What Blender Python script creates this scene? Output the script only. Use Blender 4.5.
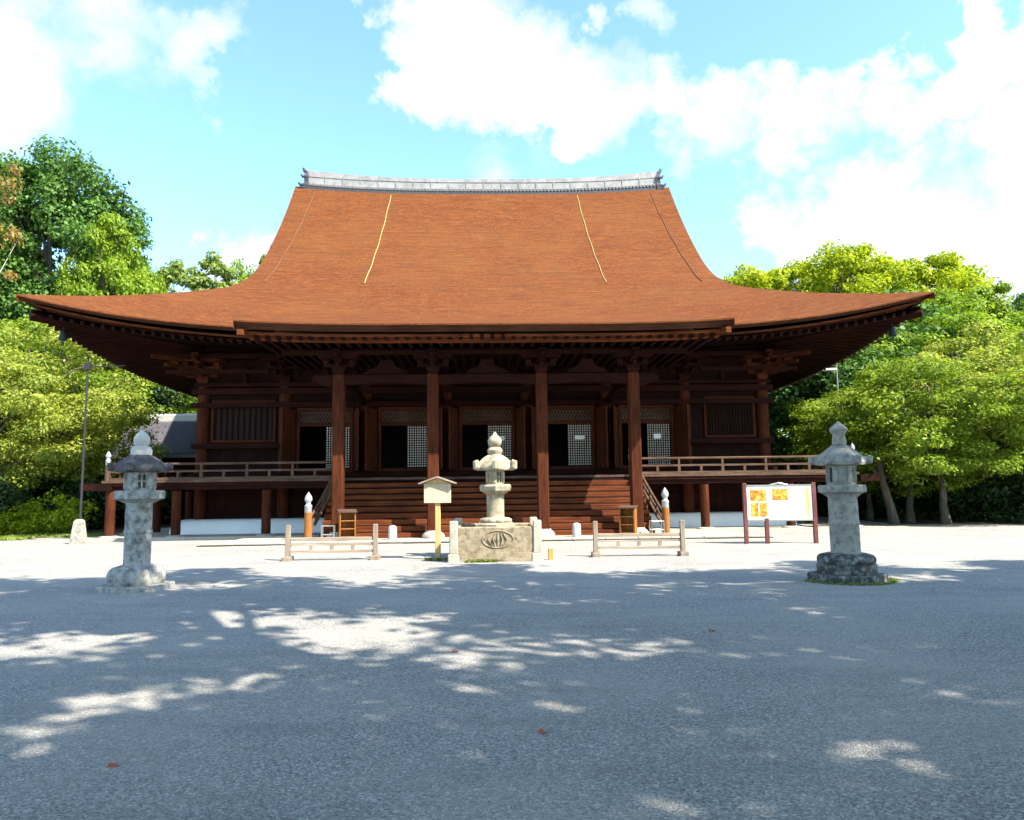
import bpy, math, random
import numpy as np
from mathutils import Vector, Matrix
R = math.radians
PI = math.pi
scene = bpy.context.scene
for o in list(bpy.data.objects):
    bpy.data.objects.remove(o)
COL = scene.collection

# ------------------------------------------------------------------ camera
SUN_EL, SUN_AZ = 46.5, 56.0          # azimuth: degrees to the right of straight behind the camera
cam_d = bpy.data.cameras.new('camera')
cam = bpy.data.objects.new('camera', cam_d)
COL.objects.link(cam)
cam_d.sensor_width = 36.0
cam_d.lens = 26.0
cam_d.clip_start = 0.05
cam_d.clip_end = 3000
PITCH, ROLL = 6.2, -0.75
cam.matrix_world = (Matrix.Translation((0, 0, 1.6)) @ Matrix.Rotation(R(90 + PITCH), 4, 'X')
                    @ Matrix.Rotation(R(ROLL), 4, 'Z'))
scene.camera = cam

# ------------------------------------------------------------------ world
world = bpy.data.worlds.new('World')
scene.world = world
world.use_nodes = True
NT = world.node_tree
for n in list(NT.nodes):
    NT.nodes.remove(n)
wout = NT.nodes.new('ShaderNodeOutputWorld')
bg = NT.nodes.new('ShaderNodeBackground')
bg.inputs['Strength'].default_value = 0.15
NT.links.new(bg.outputs[0], wout.inputs[0])
sky = NT.nodes.new('ShaderNodeTexSky')
sky.sky_type = 'NISHITA'
sky.sun_disc = False
sky.sun_elevation = R(SUN_EL)
sky.sun_rotation = R(180 - SUN_AZ)
sky.air_density = 1.0
sky.dust_density = 0.6
sky.ozone_density = 1.0
tc = NT.nodes.new('ShaderNodeTexCoord')
grade = NT.nodes.new('ShaderNodeMix'); grade.data_type = 'RGBA'; grade.blend_type = 'MULTIPLY'
grade.inputs[0].default_value = 1.0
NT.links.new(sky.outputs[0], grade.inputs[6])
grade.inputs[7].default_value = (.74, .92, 1.0, 1)


def wmath(op, a, b=None, c=None, clamp=False):
    n = NT.nodes.new('ShaderNodeMath'); n.operation = op; n.use_clamp = clamp
    for i, v in enumerate((a, b, c)):
        if v is None: continue
        if isinstance(v, (int, float)): n.inputs[i].default_value = v
        else: NT.links.new(v, n.inputs[i])
    return n.outputs[0]


# clouds: each a soft blob in a fixed compass direction, broken up by fractal noise
nz = NT.nodes.new('ShaderNodeTexNoise'); nz.inputs['Scale'].default_value = 3.6
nz.inputs['Detail'].default_value = 9; nz.inputs['Roughness'].default_value = 0.58
NT.links.new(tc.outputs['Generated'], nz.inputs['Vector'])
nz2 = NT.nodes.new('ShaderNodeTexNoise'); nz2.inputs['Scale'].default_value = 11
nz2.inputs['Detail'].default_value = 8; nz2.inputs['Roughness'].default_value = 0.6
NT.links.new(tc.outputs['Generated'], nz2.inputs['Vector'])
CLOUDS = [  # azimuth (deg right of +y), elevation (deg), radius (deg), weight
    (-31, 29, 7, 1.0), (-36, 27, 8, 1.0), (-26, 30.5, 5, .9), (-42, 25, 9, 1.0),
    (-4, 33, 6.5, 1.0), (2, 32, 6.5, 1.0), (-8, 30.5, 4, .8), (6, 29, 5, 1.0), (8, 26.5, 4.5, 1.0), (12, 27.5, 4, 1.0), (12, 34.5, 3.5, .9), (-2, 38, 7, .9),
    (17, 26, 4.5, 1.0), (22, 25.5, 4, .9), (27, 25.5, 3.5, .9), (31, 26.5, 3.5, 1.0), (36, 27, 4, 1.0), (14, 23, 3.5, .7),
    (23, 18.5, 5, 1.0), (28, 18.5, 6, 1.0), (34, 17.5, 7, 1.0), (41, 17, 8, 1.0), (30, 13, 8, .9),
    (-21, 17, 3.8, 1.0), (-18.5, 16.5, 3.5, 1.0), (-14, 13, 4, .8),
    (-70, 30, 20, .9), (75, 32, 16, .9), (120, 40, 25, .9), (-130, 35, 25, .9), (175, 45, 22, .8), (95, 15, 16, .8), (-95, 14, 14, .8)]
wz = NT.nodes.new('ShaderNodeTexNoise'); wz.inputs['Scale'].default_value = 5.5
wz.inputs['Detail'].default_value = 6; wz.inputs['Roughness'].default_value = 0.62
NT.links.new(tc.outputs['Generated'], wz.inputs['Vector'])
wv = NT.nodes.new('ShaderNodeVectorMath'); wv.operation = 'MULTIPLY_ADD'
NT.links.new(wz.outputs['Color'], wv.inputs[0]); wv.inputs[1].default_value = (.42, .42, .3); wv.inputs[2].default_value = (-.21, -.21, -.15)
wa = NT.nodes.new('ShaderNodeVectorMath'); wa.operation = 'ADD'
NT.links.new(tc.outputs['Generated'], wa.inputs[0]); NT.links.new(wv.outputs[0], wa.inputs[1])
wn = NT.nodes.new('ShaderNodeVectorMath'); wn.operation = 'NORMALIZE'
NT.links.new(wa.outputs[0], wn.inputs[0])
acc = None
for az, el, rad, w in CLOUDS:
    d = NT.nodes.new('ShaderNodeVectorMath'); d.operation = 'DOT_PRODUCT'
    NT.links.new(wn.outputs[0], d.inputs[0])
    d.inputs[1].default_value = (math.sin(R(az)) * math.cos(R(el)), math.cos(R(az)) * math.cos(R(el)), math.sin(R(el)))
    c0 = math.cos(R(rad))
    t = wmath('DIVIDE', wmath('SUBTRACT', d.outputs['Value'], c0), 1 - c0)
    t = wmath('MULTIPLY', wmath('MAXIMUM', t, 0.0), w)
    acc = t if acc is None else wmath('MAXIMUM', acc, t)
blob = wmath('POWER', acc, 0.6)
noise = wmath('ADD', wmath('MULTIPLY', nz.outputs[0], 2.7), wmath('MULTIPLY', nz2.outputs[0], 1.0))
den = wmath('ADD', blob, wmath('SUBTRACT', noise, 2.04))
ramp = NT.nodes.new('ShaderNodeMapRange'); ramp.interpolation_type = 'SMOOTHSTEP'
ramp.inputs[1].default_value = 0.1; ramp.inputs[2].default_value = .8
NT.links.new(den, ramp.inputs[0])
cmix = NT.nodes.new('ShaderNodeMix'); cmix.data_type = 'RGBA'
NT.links.new(wmath('MULTIPLY', ramp.outputs[0], 0.94), cmix.inputs[0])
NT.links.new(grade.outputs[2], cmix.inputs[6])
ccol = NT.nodes.new('ShaderNodeMix'); ccol.data_type = 'RGBA'
NT.links.new(nz2.outputs[0], ccol.inputs[0])
ccol.inputs[6].default_value = (1.7, 1.83, 1.95, 1); ccol.inputs[7].default_value = (3.0, 3.0, 3.0, 1)
NT.links.new(ccol.outputs[2], cmix.inputs[7])
NT.links.new(cmix.outputs[2], bg.inputs['Color'])

# ------------------------------------------------------------------ sun, exposure
sd = bpy.data.lights.new('sun', 'SUN')
sd.energy = 4.5
sd.angle = R(0.53)
sd.color = (1.0, 0.925, 0.79)
sun = bpy.data.objects.new('sun', sd)
COL.objects.link(sun)
S = Vector((math.sin(R(SUN_AZ)) * math.cos(R(SUN_EL)), -math.cos(R(SUN_AZ)) * math.cos(R(SUN_EL)), math.sin(R(SUN_EL))))
sun.rotation_euler = S.to_track_quat('Z', 'Y').to_euler()
sun.location = S * 80
vs = scene.view_settings
scene.display_settings.display_device = 'sRGB'
vs.view_transform = 'Standard'
vs.look = 'None'
vs.exposure = 1.8
vs.gamma = 1
vs.use_curve_mapping = False
scene.render.engine = 'CYCLES'
scene.cycles.max_bounces = 8
scene.cycles.diffuse_bounces = 4
scene.cycles.transparent_max_bounces = 8

# ------------------------------------------------------------------ materials
def new_mat(name):
    m = bpy.data.materials.new(name); m.use_nodes = True
    nt = m.node_tree
    for n in list(nt.nodes): nt.nodes.remove(n)
    out = nt.nodes.new('ShaderNodeOutputMaterial')
    b = nt.nodes.new('ShaderNodeBsdfPrincipled')
    nt.links.new(b.outputs[0], out.inputs[0])
    b.inputs['Specular IOR Level'].default_value = 0.25
    return m, nt, b, out


def tex_noise(nt, vec, scale, detail=5, rough=.55):
    n = nt.nodes.new('ShaderNodeTexNoise')
    n.inputs['Scale'].default_value = scale; n.inputs['Detail'].default_value = detail
    n.inputs['Roughness'].default_value = rough
    if vec is not None: nt.links.new(vec, n.inputs['Vector'])
    return n.outputs[0]


def ramp_node(nt, fac, stops):
    r = nt.nodes.new('ShaderNodeValToRGB')
    el = r.color_ramp.elements
    while len(el) < len(stops): el.new(0.5)
    for e, (p, c) in zip(el, stops):
        e.position = p; e.color = (*c, 1)
    nt.links.new(fac, r.inputs[0])
    return r.outputs[0]


def mix(nt, fac, a, b, blend='MIX'):
    m = nt.nodes.new('ShaderNodeMix'); m.data_type = 'RGBA'; m.blend_type = blend
    for sock, v in ((0, fac), (6, a), (7, b)):
        if isinstance(v, (int, float)): m.inputs[sock].default_value = v
        elif isinstance(v, tuple): m.inputs[sock].default_value = (*v, 1)
        else: nt.links.new(v, m.inputs[sock])
    return m.outputs[2]


def mapped(nt, scale, kind='Object'):
    t = nt.nodes.new('ShaderNodeTexCoord'); mp = nt.nodes.new('ShaderNodeMapping')
    mp.inputs['Scale'].default_value = scale
    nt.links.new(t.outputs[kind], mp.inputs['Vector'])
    return mp.outputs[0]


def bump(nt, b, h, strength, dist):
    n = nt.nodes.new('ShaderNodeBump'); n.inputs['Strength'].default_value = strength
    n.inputs['Distance'].default_value = dist
    nt.links.new(h, n.inputs['Height']); nt.links.new(n.outputs[0], b.inputs['Normal'])


def wood(name, dark, light, scale=(8, 8, .8), rough=.8, stain=None):
    m, nt, b, o = new_mat(name)
    v = mapped(nt, scale)
    g = tex_noise(nt, v, 2.2, 8, .62)
    c = ramp_node(nt, g, [(.32, dark), (.68, light)])
    big = tex_noise(nt, mapped(nt, (1, 1, 1)), 1.1, 3)
    c = mix(nt, ramp_node(nt, big, [(.35, (0.0,) * 3), (.75, (.55,) * 3)]), c, stain or tuple(x * .6 for x in dark))
    nt.links.new(c, b.inputs['Base Color'])
    b.inputs['Roughness'].default_value = rough; b.inputs['Specular IOR Level'].default_value = .07
    bump(nt, b, g, .35, .02)
    return m


def stone(name, c1, c2, spot, spot_amt=.5, scale=14):
    m, nt, b, o = new_mat(name)
    v = mapped(nt, (1, 1, 1))
    fine = tex_noise(nt, v, scale * 6, 4, .7)
    med = tex_noise(nt, v, scale * .35, 6, .65)
    c = ramp_node(nt, fine, [(.3, c1), (.7, c2)])
    f = ramp_node(nt, med, [(.52 - .1 * spot_amt, (0, 0, 0)), (.66, (spot_amt,) * 3)])
    c = mix(nt, f, c, spot)
    nt.links.new(c, b.inputs['Base Color'])
    b.inputs['Roughness'].default_value = .9
    h = mix(nt, .5, fine, med)
    bump(nt, b, h, .6, .02)
    return m


def plain(name, c, rough=.6, metal=0., var=.12, scale=6.):
    m, nt, b, o = new_mat(name)
    n = tex_noise(nt, mapped(nt, (1, 1, 1)), scale, 5)
    col = ramp_node(nt, n, [(.3, tuple(x * (1 - var) for x in c)), (.7, tuple(min(1, x * (1 + var)) for x in c))])
    nt.links.new(col, b.inputs['Base Color'])
    b.inputs['Roughness'].default_value = rough; b.inputs['Metallic'].default_value = metal
    return m


def leaf(name, c1, c2, trans=.35, c3=None):
    m = bpy.data.materials.new(name); m.use_nodes = True
    nt = m.node_tree
    for n in list(nt.nodes): nt.nodes.remove(n)
    out = nt.nodes.new('ShaderNodeOutputMaterial')
    geo = nt.nodes.new('ShaderNodeNewGeometry')
    t = nt.nodes.new('ShaderNodeTexCoord')
    big = tex_noise(nt, t.outputs['Object'], .35, 3)
    s = nt.nodes.new('ShaderNodeMath'); s.operation = 'MULTIPLY_ADD'
    nt.links.new(geo.outputs['Random Per Island'], s.inputs[0]); s.inputs[1].default_value = .6
    s2 = nt.nodes.new('ShaderNodeMath'); s2.operation = 'MULTIPLY'; nt.links.new(big, s2.inputs[0]); s2.inputs[1].default_value = .55
    nt.links.new(s2.outputs[0], s.inputs[2])
    stops = [(.15, c1), (.8, c2)]
    if c3: stops.append((.97, c3))
    c = ramp_node(nt, s.outputs[0], stops)
    d = nt.nodes.new('ShaderNodeBsdfPrincipled'); nt.links.new(c, d.inputs['Base Color'])
    d.inputs['Roughness'].default_value = .55; d.inputs['Specular IOR Level'].default_value = .25
    tr = nt.nodes.new('ShaderNodeBsdfTranslucent')
    c2n = mix(nt, 1.0, c, (1.25, 1.2, .55), 'MULTIPLY')
    nt.links.new(c2n, tr.inputs['Color'])
    ms = nt.nodes.new('ShaderNodeMixShader'); ms.inputs[0].default_value = trans
    nt.links.new(d.outputs[0], ms.inputs[1]); nt.links.new(tr.outputs[0], ms.inputs[2])
    nt.links.new(ms.outputs[0], out.inputs[0])
    return m


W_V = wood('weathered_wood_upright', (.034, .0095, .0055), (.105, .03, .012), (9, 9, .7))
W_H = wood('weathered_wood_level_shaded', (.011, .0034, .0028), (.034, .0095, .006), (.6, 9, 9))  # aged timber, colour darkened below the upright wood to carry eave shade
W_Y = wood('weathered_wood_deep_shaded', (.008, .0028, .0022), (.022, .0068, .0045), (9, .6, 9))  # near-black: the deep shade under the eaves is put into the colour
W_DARK = wood('dark_boards_shaded', (.008, .003, .0025), (.022, .0072, .005), (6, 6, .8))  # wall boards, eave shade painted into their base colour
W_STEP = wood('stair_wood', (.055, .015, .008), (.21, .062, .018), (.5, 9, 9), stain=(.04, .011, .008))
W_RAIL = wood('grey_weathered_rail', (.05, .03, .022), (.16, .1, .07), (.6, 10, 10))
W_ORANGE = wood('orange_wood', (.17, .065, .018), (.36, .155, .045), (9, 9, .7))
W_PALE = wood('bleached_wood', (.21, .16, .12), (.4, .33, .26), (.8, 10, 10), stain=(.16, .12, .09))
W_PALE_V = wood('bleached_wood_post', (.17, .13, .1), (.34, .28, .22), (10, 10, .8), stain=(.14, .105, .08))
W_NOTICE = wood('new_pale_wood', (.45, .28, .1), (.6, .4, .17), (9, 9, .7), stain=(.55, .38, .18))
W_NPANEL = wood('aged_white_board', (.42, .35, .24), (.58, .5, .37), (9, 9, .8), stain=(.36, .29, .19))
W_MAROON = wood('maroon_painted_post', (.1, .035, .035), (.2, .08, .07), (9, 9, .7))
PLASTER = plain('white_plaster', (.8, .8, .79), .9, var=.05, scale=1.2)
PAPER = plain('shoji_paper', (.8, .77, .7), .9, var=.04)
WHITE = plain('white_panel', (.82, .81, .78), .5, var=.03)
METAL = plain('pale_cap_metal', (.36, .37, .38), .5, .2, var=.25, scale=14)
STEEL = plain('steel_tube', (.3, .3, .29), .4, .6)
BLACKM = plain('black_metal', (.03, .03, .035), .5, .2)
CABLE = plain('cable_yellow', (.36, .27, .1), .6)
CABLE2 = plain('cable_copper', (.13, .07, .035), .6)
TILE = plain('grey_tile', (.235, .228, .225), .7, var=.25, scale=3)
TILE_D = plain('dark_tile', (.05, .05, .055), .55, var=.3, scale=5)
TILE_R = plain('annex_tile', (.09, .085, .1), .5, var=.25, scale=3)
BRONZE = plain('bronze', (.03, .036, .036), .5, .5)
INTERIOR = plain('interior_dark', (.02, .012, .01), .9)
BARK = wood('tree_bark', (.06, .05, .04), (.17, .14, .11), (5, 5, .8), .95)
BARK_PALE = wood('pale_tree_bark', (.25, .23, .2), (.45, .42, .38), (5, 5, .8), .95)
ST_L = stone('stone_grey_lichen', (.24, .24, .22), (.42, .41, .38), (.05, .048, .044), .8, 24)
ST_R = stone('stone_grey_rough', (.22, .21, .185), (.4, .38, .33), (.09, .085, .075), .65, 24)
ST_DARK = stone('stone_dark', (.022, .022, .022), (.085, .085, .08), (.36, .36, .34), .7, 26)
ST_C = stone('stone_warm', (.26, .22, .15), (.44, .39, .29), (.15, .12, .07), .8, 16)
ST_PALE = stone('stone_pale', (.3, .28, .23), (.46, .43, .36), (.2, .18, .13), .5, 12)
ST_WHITE = stone('stone_white', (.34, .33, .31), (.52, .51, .48), (.45, .43, .4), .4, 12)
ST_ROOF = stone('stone_purple_grey', (.04, .036, .038), (.1, .09, .092), (.22, .21, .2), .5, 20)
ST_PL = stone('stone_plinth', (.2, .155, .1), (.4, .33, .23), (.12, .09, .05), .9, 20)


def bark_roof():
    m, nt, b, o = new_mat('cypress_bark_thatch')
    v = mapped(nt, (1.3, 9, 9))
    lines = tex_noise(nt, v, 1.6, 7, .7)
    speck = tex_noise(nt, mapped(nt, (1, 1.6, 1.6)), 8, 8, .8)
    big = tex_noise(nt, mapped(nt, (1, 1, 1)), .28, 5, .6)
    f = mix(nt, .52, lines, speck)
    c = ramp_node(nt, f, [(.36, (.035, .012, .006)), (.46, (.1, .031, .01)), (.54, (.15, .047, .0145)), (.64, (.26, .098, .036))])
    c = mix(nt, ramp_node(nt, big, [(.4, (0, 0, 0)), (.7, (.6,) * 3)]), c, (.145, .056, .018))
    course = tex_noise(nt, mapped(nt, (.35, 5, 5)), 1.3, 8, .78)
    c = mix(nt, ramp_node(nt, course, [(.4, (.62,) * 3), (.52, (0, 0, 0))]), c, (.07, .023, .009))
    streak = tex_noise(nt, mapped(nt, (3.2, .22, .22)), 1.2, 5, .65)
    c = mix(nt, ramp_node(nt, streak, [(.54, (0, 0, 0)), (.74, (.45,) * 3)]), c, (.1, .042, .018))
    dark = tex_noise(nt, mapped(nt, (1.6, 1, 1)), .8, 7, .7)
    c = mix(nt, ramp_node(nt, dark, [(.54, (0, 0, 0)), (.76, (.6,) * 3)]), c, (.075, .036, .018))
    nt.links.new(c, b.inputs['Base Color'])
    b.inputs['Roughness'].default_value = .92; b.inputs['Specular IOR Level'].default_value = .08
    h = mix(nt, .4, f, course)
    bump(nt, b, h, .9, .09)
    return m


THATCH = bark_roof()
THATCH_EDGE = wood('bark_cut_edge', (.035, .015, .01), (.1, .045, .028), (.5, 9, 20), .9)


def gravel():
    m, nt, b, o = new_mat('gravel')
    v = mapped(nt, (1, 1, 1))
    vo = nt.nodes.new('ShaderNodeTexVoronoi'); vo.inputs['Scale'].default_value = 70
    nt.links.new(v, vo.inputs['Vector'])
    vo2 = nt.nodes.new('ShaderNodeTexVoronoi'); vo2.inputs['Scale'].default_value = 130
    nt.links.new(v, vo2.inputs['Vector'])
    sep = nt.nodes.new('ShaderNodeSeparateColor'); nt.links.new(vo.outputs['Color'], sep.inputs[0])
    sep2 = nt.nodes.new('ShaderNodeSeparateColor'); nt.links.new(vo2.outputs['Color'], sep2.inputs[0])
    g1 = ramp_node(nt, sep.outputs[0], [(.0, (.09, .09, .089)), (.35, (.29, .285, .27)), (.8, (.48, .465, .425)), (1., (.84, .82, .77))])
    g2 = ramp_node(nt, sep2.outputs[0], [(.0, (.15, .148, .142)), (.7, (.45, .435, .4)), (1., (.7, .68, .63))])
    c = mix(nt, .35, g1, g2)
    big = tex_noise(nt, v, .45, 7, .62)
    c = mix(nt, ramp_node(nt, big, [(.38, (0, 0, 0)), (.7, (.65,) * 3)]), c, (.52, .49, .43))
    tr = tex_noise(nt, mapped(nt, (.35, 1.6, 1)), 1.1, 6, .65)
    c = mix(nt, ramp_node(nt, tr, [(.5, (0, 0, 0)), (.72, (.4,) * 3)]), c, (.22, .215, .21))
    nt.links.new(c, b.inputs['Base Color'])
    b.inputs['Roughness'].default_value = .95
    h = mix(nt, .4, vo.outputs['Distance'], vo2.outputs['Distance'])
    inv = ramp_node(nt, h, [(.0, (1, 1, 1)), (.75, (0, 0, 0))])
    h = mix(nt, .25, inv, tex_noise(nt, v, 4, 5, .6))
    bump(nt, b, h, 1.0, .035)
    return m


GRAVEL = gravel()


def soil():
    m, nt, b, o = new_mat('forest_soil')
    n = tex_noise(nt, mapped(nt, (1, 1, 1)), 3, 8, .7)
    c = ramp_node(nt, n, [(.3, (.035, .03, .02)), (.6, (.1, .08, .045)), (.8, (.12, .14, .04))])
    nt.links.new(c, b.inputs['Base Color']); b.inputs['Roughness'].default_value = 1
    bump(nt, b, n, 1, .06)
    return m


SOIL = soil()
L_EVER = leaf('evergreen_leaves', (.02, .065, .014), (.11, .22, .04), .3)
L_EVER2 = leaf('fresh_green_leaves', (.05, .12, .01), (.25, .36, .025), .42)
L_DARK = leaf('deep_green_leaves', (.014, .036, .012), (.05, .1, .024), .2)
L_YG = leaf('yellow_green_leaves', (.1, .19, .01), (.4, .46, .015), .45)
L_MAPLE = leaf('maple_leaves', (.05, .12, .01), (.26, .36, .035), .45, (.4, .38, .06))
L_MAPLE2 = leaf('maple_leaves_yellowed', (.09, .16, .015), (.37, .42, .075), .45, (.5, .44, .14))
L_RUST = leaf('rusty_leaves', (.12, .09, .04), (.3, .21, .05), .35)
L_FAR = leaf('greyish_green_leaves', (.09, .16, .05), (.28, .36, .1), .4)
L_GRASS = leaf('grass_blades', (.07, .13, .015), (.24, .3, .05), .3)


# ------------------------------------------------------------------ mesh builder
class MB:
    def __init__(s): s.v = []; s.f = []

    def add(s, vs, fs):
        b = len(s.v); s.v += [tuple(p) for p in vs]; s.f += [tuple(b + i for i in f) for f in fs]

    def box(s, x0, x1, y0, y1, z0, z1):
        s.add([(x0, y0, z0), (x1, y0, z0), (x1, y1, z0), (x0, y1, z0), (x0, y0, z1), (x1, y0, z1), (x1, y1, z1), (x0, y1, z1)],
              [(0, 3, 2, 1), (4, 5, 6, 7), (0, 1, 5, 4), (1, 2, 6, 5), (2, 3, 7, 6), (3, 0, 4, 7)])

    def cbox(s, c, d, M=None):
        x, y, z = d[0] / 2, d[1] / 2, d[2] / 2
        pts = [Vector(p) for p in ((-x, -y, -z), (x, -y, -z), (x, y, -z), (-x, y, -z), (-x, -y, z), (x, -y, z), (x, y, z), (-x, y, z))]
        if M is not None: pts = [M @ p for p in pts]
        c = Vector(c)
        s.add([c + p for p in pts], [(0, 3, 2, 1), (4, 5, 6, 7), (0, 1, 5, 4), (1, 2, 6, 5), (2, 3, 7, 6), (3, 0, 4, 7)])

    def cham(s, x0, x1, y0, y1, z0, z1, c=.02):          # box with chamfered upright and top edges
        def ring(i, z): return [(x0 + i + c, y0 + i, z), (x1 - i - c, y0 + i, z), (x1 - i, y0 + i + c, z), (x1 - i, y1 - i - c, z),
                                (x1 - i - c, y1 - i, z), (x0 + i + c, y1 - i, z), (x0 + i, y1 - i - c, z), (x0 + i, y0 + i + c, z)]
        s.loft([ring(0, z0), ring(0, z1 - c), ring(c, z1)])

    def loft(s, rings, closed=True, caps=True):
        n = len(rings[0]); b = len(s.v)
        for r in rings: s.v += [tuple(p) for p in r]
        for k in range(len(rings) - 1):
            for i in range(n if closed else n - 1):
                j = (i + 1) % n
                s.f.append((b + k * n + i, b + k * n + j, b + (k + 1) * n + j, b + (k + 1) * n + i))
        if caps and closed:
            s.f.append(tuple(b + i for i in reversed(range(n))))
            s.f.append(tuple(b + (len(rings) - 1) * n + i for i in range(n)))

    def lathe(s, prof, n=20, c=(0, 0, 0), rot=0., sq=None):
        rings = []
        for r, z in prof:
            rings.append([(c[0] + r * math.cos(2 * PI * i / n + rot), c[1] + r * math.sin(2 * PI * i / n + rot), c[2] + z) for i in range(n)])
        s.loft(rings)

    def tube(s, pts, rad, n=8):
        pts = [Vector(p) for p in pts]
        if isinstance(rad, (int, float)): rad = [rad] * len(pts)
        rings = []; prev = None
        for i, p in enumerate(pts):
            t = (pts[min(i + 1, len(pts) - 1)] - pts[max(i - 1, 0)]).normalized()
            up = Vector((0, 0, 1)) if abs(t.z) < .9 else Vector((1, 0, 0))
            a = t.cross(up).normalized() if prev is None else (prev - t * prev.dot(t)).normalized()
            prev = a
            bb = t.cross(a)
            rings.append([p + rad[i] * (math.cos(2 * PI * k / n) * a + math.sin(2 * PI * k / n) * bb) for k in range(n)])
        s.loft(rings)

    def prism(s, poly, axis, a, b):                       # poly of (u,w) extruded along x or y
        f = (lambda u, w, t: (t, u, w)) if axis == 'x' else (lambda u, w, t: (u, t, w))
        s.loft([[f(u, w, a) for u, w in poly], [f(u, w, b) for u, w in poly]])

    def grid(s, fn, us, vs, flip=False):
        b = len(s.v); n = len(vs)
        for u in us:
            for v in vs: s.v.append(tuple(fn(u, v)))
        for i in range(len(us) - 1):
            for j in range(n - 1):
                q = (b + i * n + j, b + (i + 1) * n + j, b + (i + 1) * n + j + 1, b + i * n + j + 1)
                s.f.append(tuple(reversed(q)) if flip else q)

    def build(s, name, m, parent=None, smooth=False, auto=None):
        me = bpy.data.meshes.new(name)
        me.from_pydata(s.v, [], s.f); me.validate(); me.update()
        me.materials.append(m)
        import bmesh
        bm = bmesh.new(); bm.from_mesh(me)
        bmesh.ops.recalc_face_normals(bm, faces=bm.faces)
        if smooth:
            lim = auto if auto else 40
            for f in bm.faces: f.smooth = True
            for e in bm.edges:
                if len(e.link_faces) == 2 and e.calc_face_angle(0) > R(lim): e.smooth = False
        bm.to_mesh(me); bm.free()
        o = bpy.data.objects.new(name, me); COL.objects.link(o)
        if parent is not None: o.parent = parent
        return o


def tag(o, label=None, cat=None, group=None, kind=None):
    if label: o['label'] = label
    if cat: o['category'] = cat
    if group: o['group'] = group
    if kind: o['kind'] = kind
    return o


def thing(name, label, cat, loc=(0, 0, 0), rz=0., group=None):
    o = bpy.data.objects.new(name, None); COL.objects.link(o)
    o.location = loc; o.rotation_euler = (0, 0, rz); o.empty_display_size = .3
    return tag(o, label, cat, group)


def dup(o, loc=None, rz=None, label=None, parent=None):
    c = o.copy(); COL.objects.link(c)
    if parent is not None: c.parent = parent
    if loc is not None: c.location = loc
    if rz is not None: c.rotation_euler = (0, 0, rz)
    if label: c['label'] = label
    for ch in list(o.children): dup(ch, parent=c)
    return c


def part(name, m, parent, fn, smooth=False, auto=None):
    b = MB(); fn(b); return b.build(name, m, parent, smooth, auto)


# ------------------------------------------------------------------ ground
g = MB(); g.add([(-900, -900, 0), (900, -900, 0), (900, 900, 0), (-900, 900, 0)], [(0, 1, 2, 3)])
tag(g.build('ground', GRAVEL), kind='structure')


def floor_patch(pts):
    b = MB(); b.add([(x, y, .006) for x, y in pts], [tuple(range(len(pts)))])
    tag(b.build('forest_floor', SOIL), kind='structure')


floor_patch([(-17.2, 29.5), (-14.9, 33), (-17.5, 60), (-60, 90), (-90, 60), (-60, 22), (-26, 25.5), (-21, 28)])
floor_patch([(15.9, 31.0), (17.5, 30.2), (22, 29.6), (30, 28.5), (70, 18), (90, 60), (60, 90), (17.5, 60), (16.2, 36)])

# ------------------------------------------------------------------ the hall
HY, HX, HROT = 30.4, -1.04, R(2.2)
hall = thing('temple_hall', 'long dark wooden temple hall with a sweeping rust brown bark roof and wide porch', 'temple', (HX, HY, 0), HROT)
E = 4.35; HALF = 15.95; YC = 11.6; TOPS = 15.5; VERGE = 10.4; BAY = 3.3; XB = [-11.55 + BAY * i for i in range(8)]


def P(s): return 7.35 + .45 * s + .0190 * s * s


def xlim(s): return max(VERGE + .5 * max(0., (s - 5.55) / 9.95) + .5 * max(0., 1 - (max(s, 5.0) - 5.0) / 3.6) ** 2, HALF - s)


def dec(s): return max(0., 1 - s / 7.)


def Fr(u, s, dz=0.):                    # front slope: u in -1..1 across, s inward from the eave
    a = abs(u); ext = .36 * dec(s) ** 1.2
    x = math.copysign(a * xlim(s) + ext * a ** 4, u)
    y = -E + s - ext * a ** 4
    z = P(s) + 1.25 * dec(s) ** 1.4 * a ** 3.5 + .36 * a ** 2.6 * (s / TOPS) ** 3
    return Vector((x, y, z + dz))


def Sd(u, s, dz=0.):                    # right side slope
    a = abs(u); ext = .36 * dec(s) ** 1.2; yl = HALF - s
    y = YC + math.copysign(a * yl + ext * a ** 4, u)
    x = HALF - s + ext * a ** 4
    z = P(s) + 1.25 * dec(s) ** 1.4 * a ** 3.5
    return Vector((x, y, z + dz))


def back(p): return Vector((p.x, 2 * YC - p.y, p.z))
def left(p): return Vector((-p.x, p.y, p.z))


US = [-1 + 2 * i / 64 for i in range(65)]
SS = sorted(set([5.1, 5.3, 5.45] + [i * .25 for i in range(29)] + [7 + i * .5 for i in range(18)] + [TOPS, HALF - VERGE]))
TH = .27


def roof_solid(b, fn, us, ss):
    # bark top with a thin lit lip and the two ends
    b.grid(lambda u, s: fn(u, s, 0), us, ss)
    b.grid(lambda u, k: fn(u, ss[0], -.05 * k), us, [0, 1], True)
    b.grid(lambda s, k: fn(us[0], s, -TH * k), ss, [0, 1])
    b.grid(lambda s, k: fn(us[-1], s, -TH * k), ss, [0, 1], True)


def roof_under(b, fn, us, ss):
    # thick cut edge, undercut, and the underside
    lip = [(0, -.05), (.08, -.06), (.2, -.17), (.34, -TH)]
    b.grid(lambda u, k: fn(u, ss[0] + lip[k][0], lip[k][1]), us, [0, 1, 2, 3], True)
    b.grid(lambda u, s: fn(u, s + .34, -TH), us, ss[:-2], True)


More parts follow.
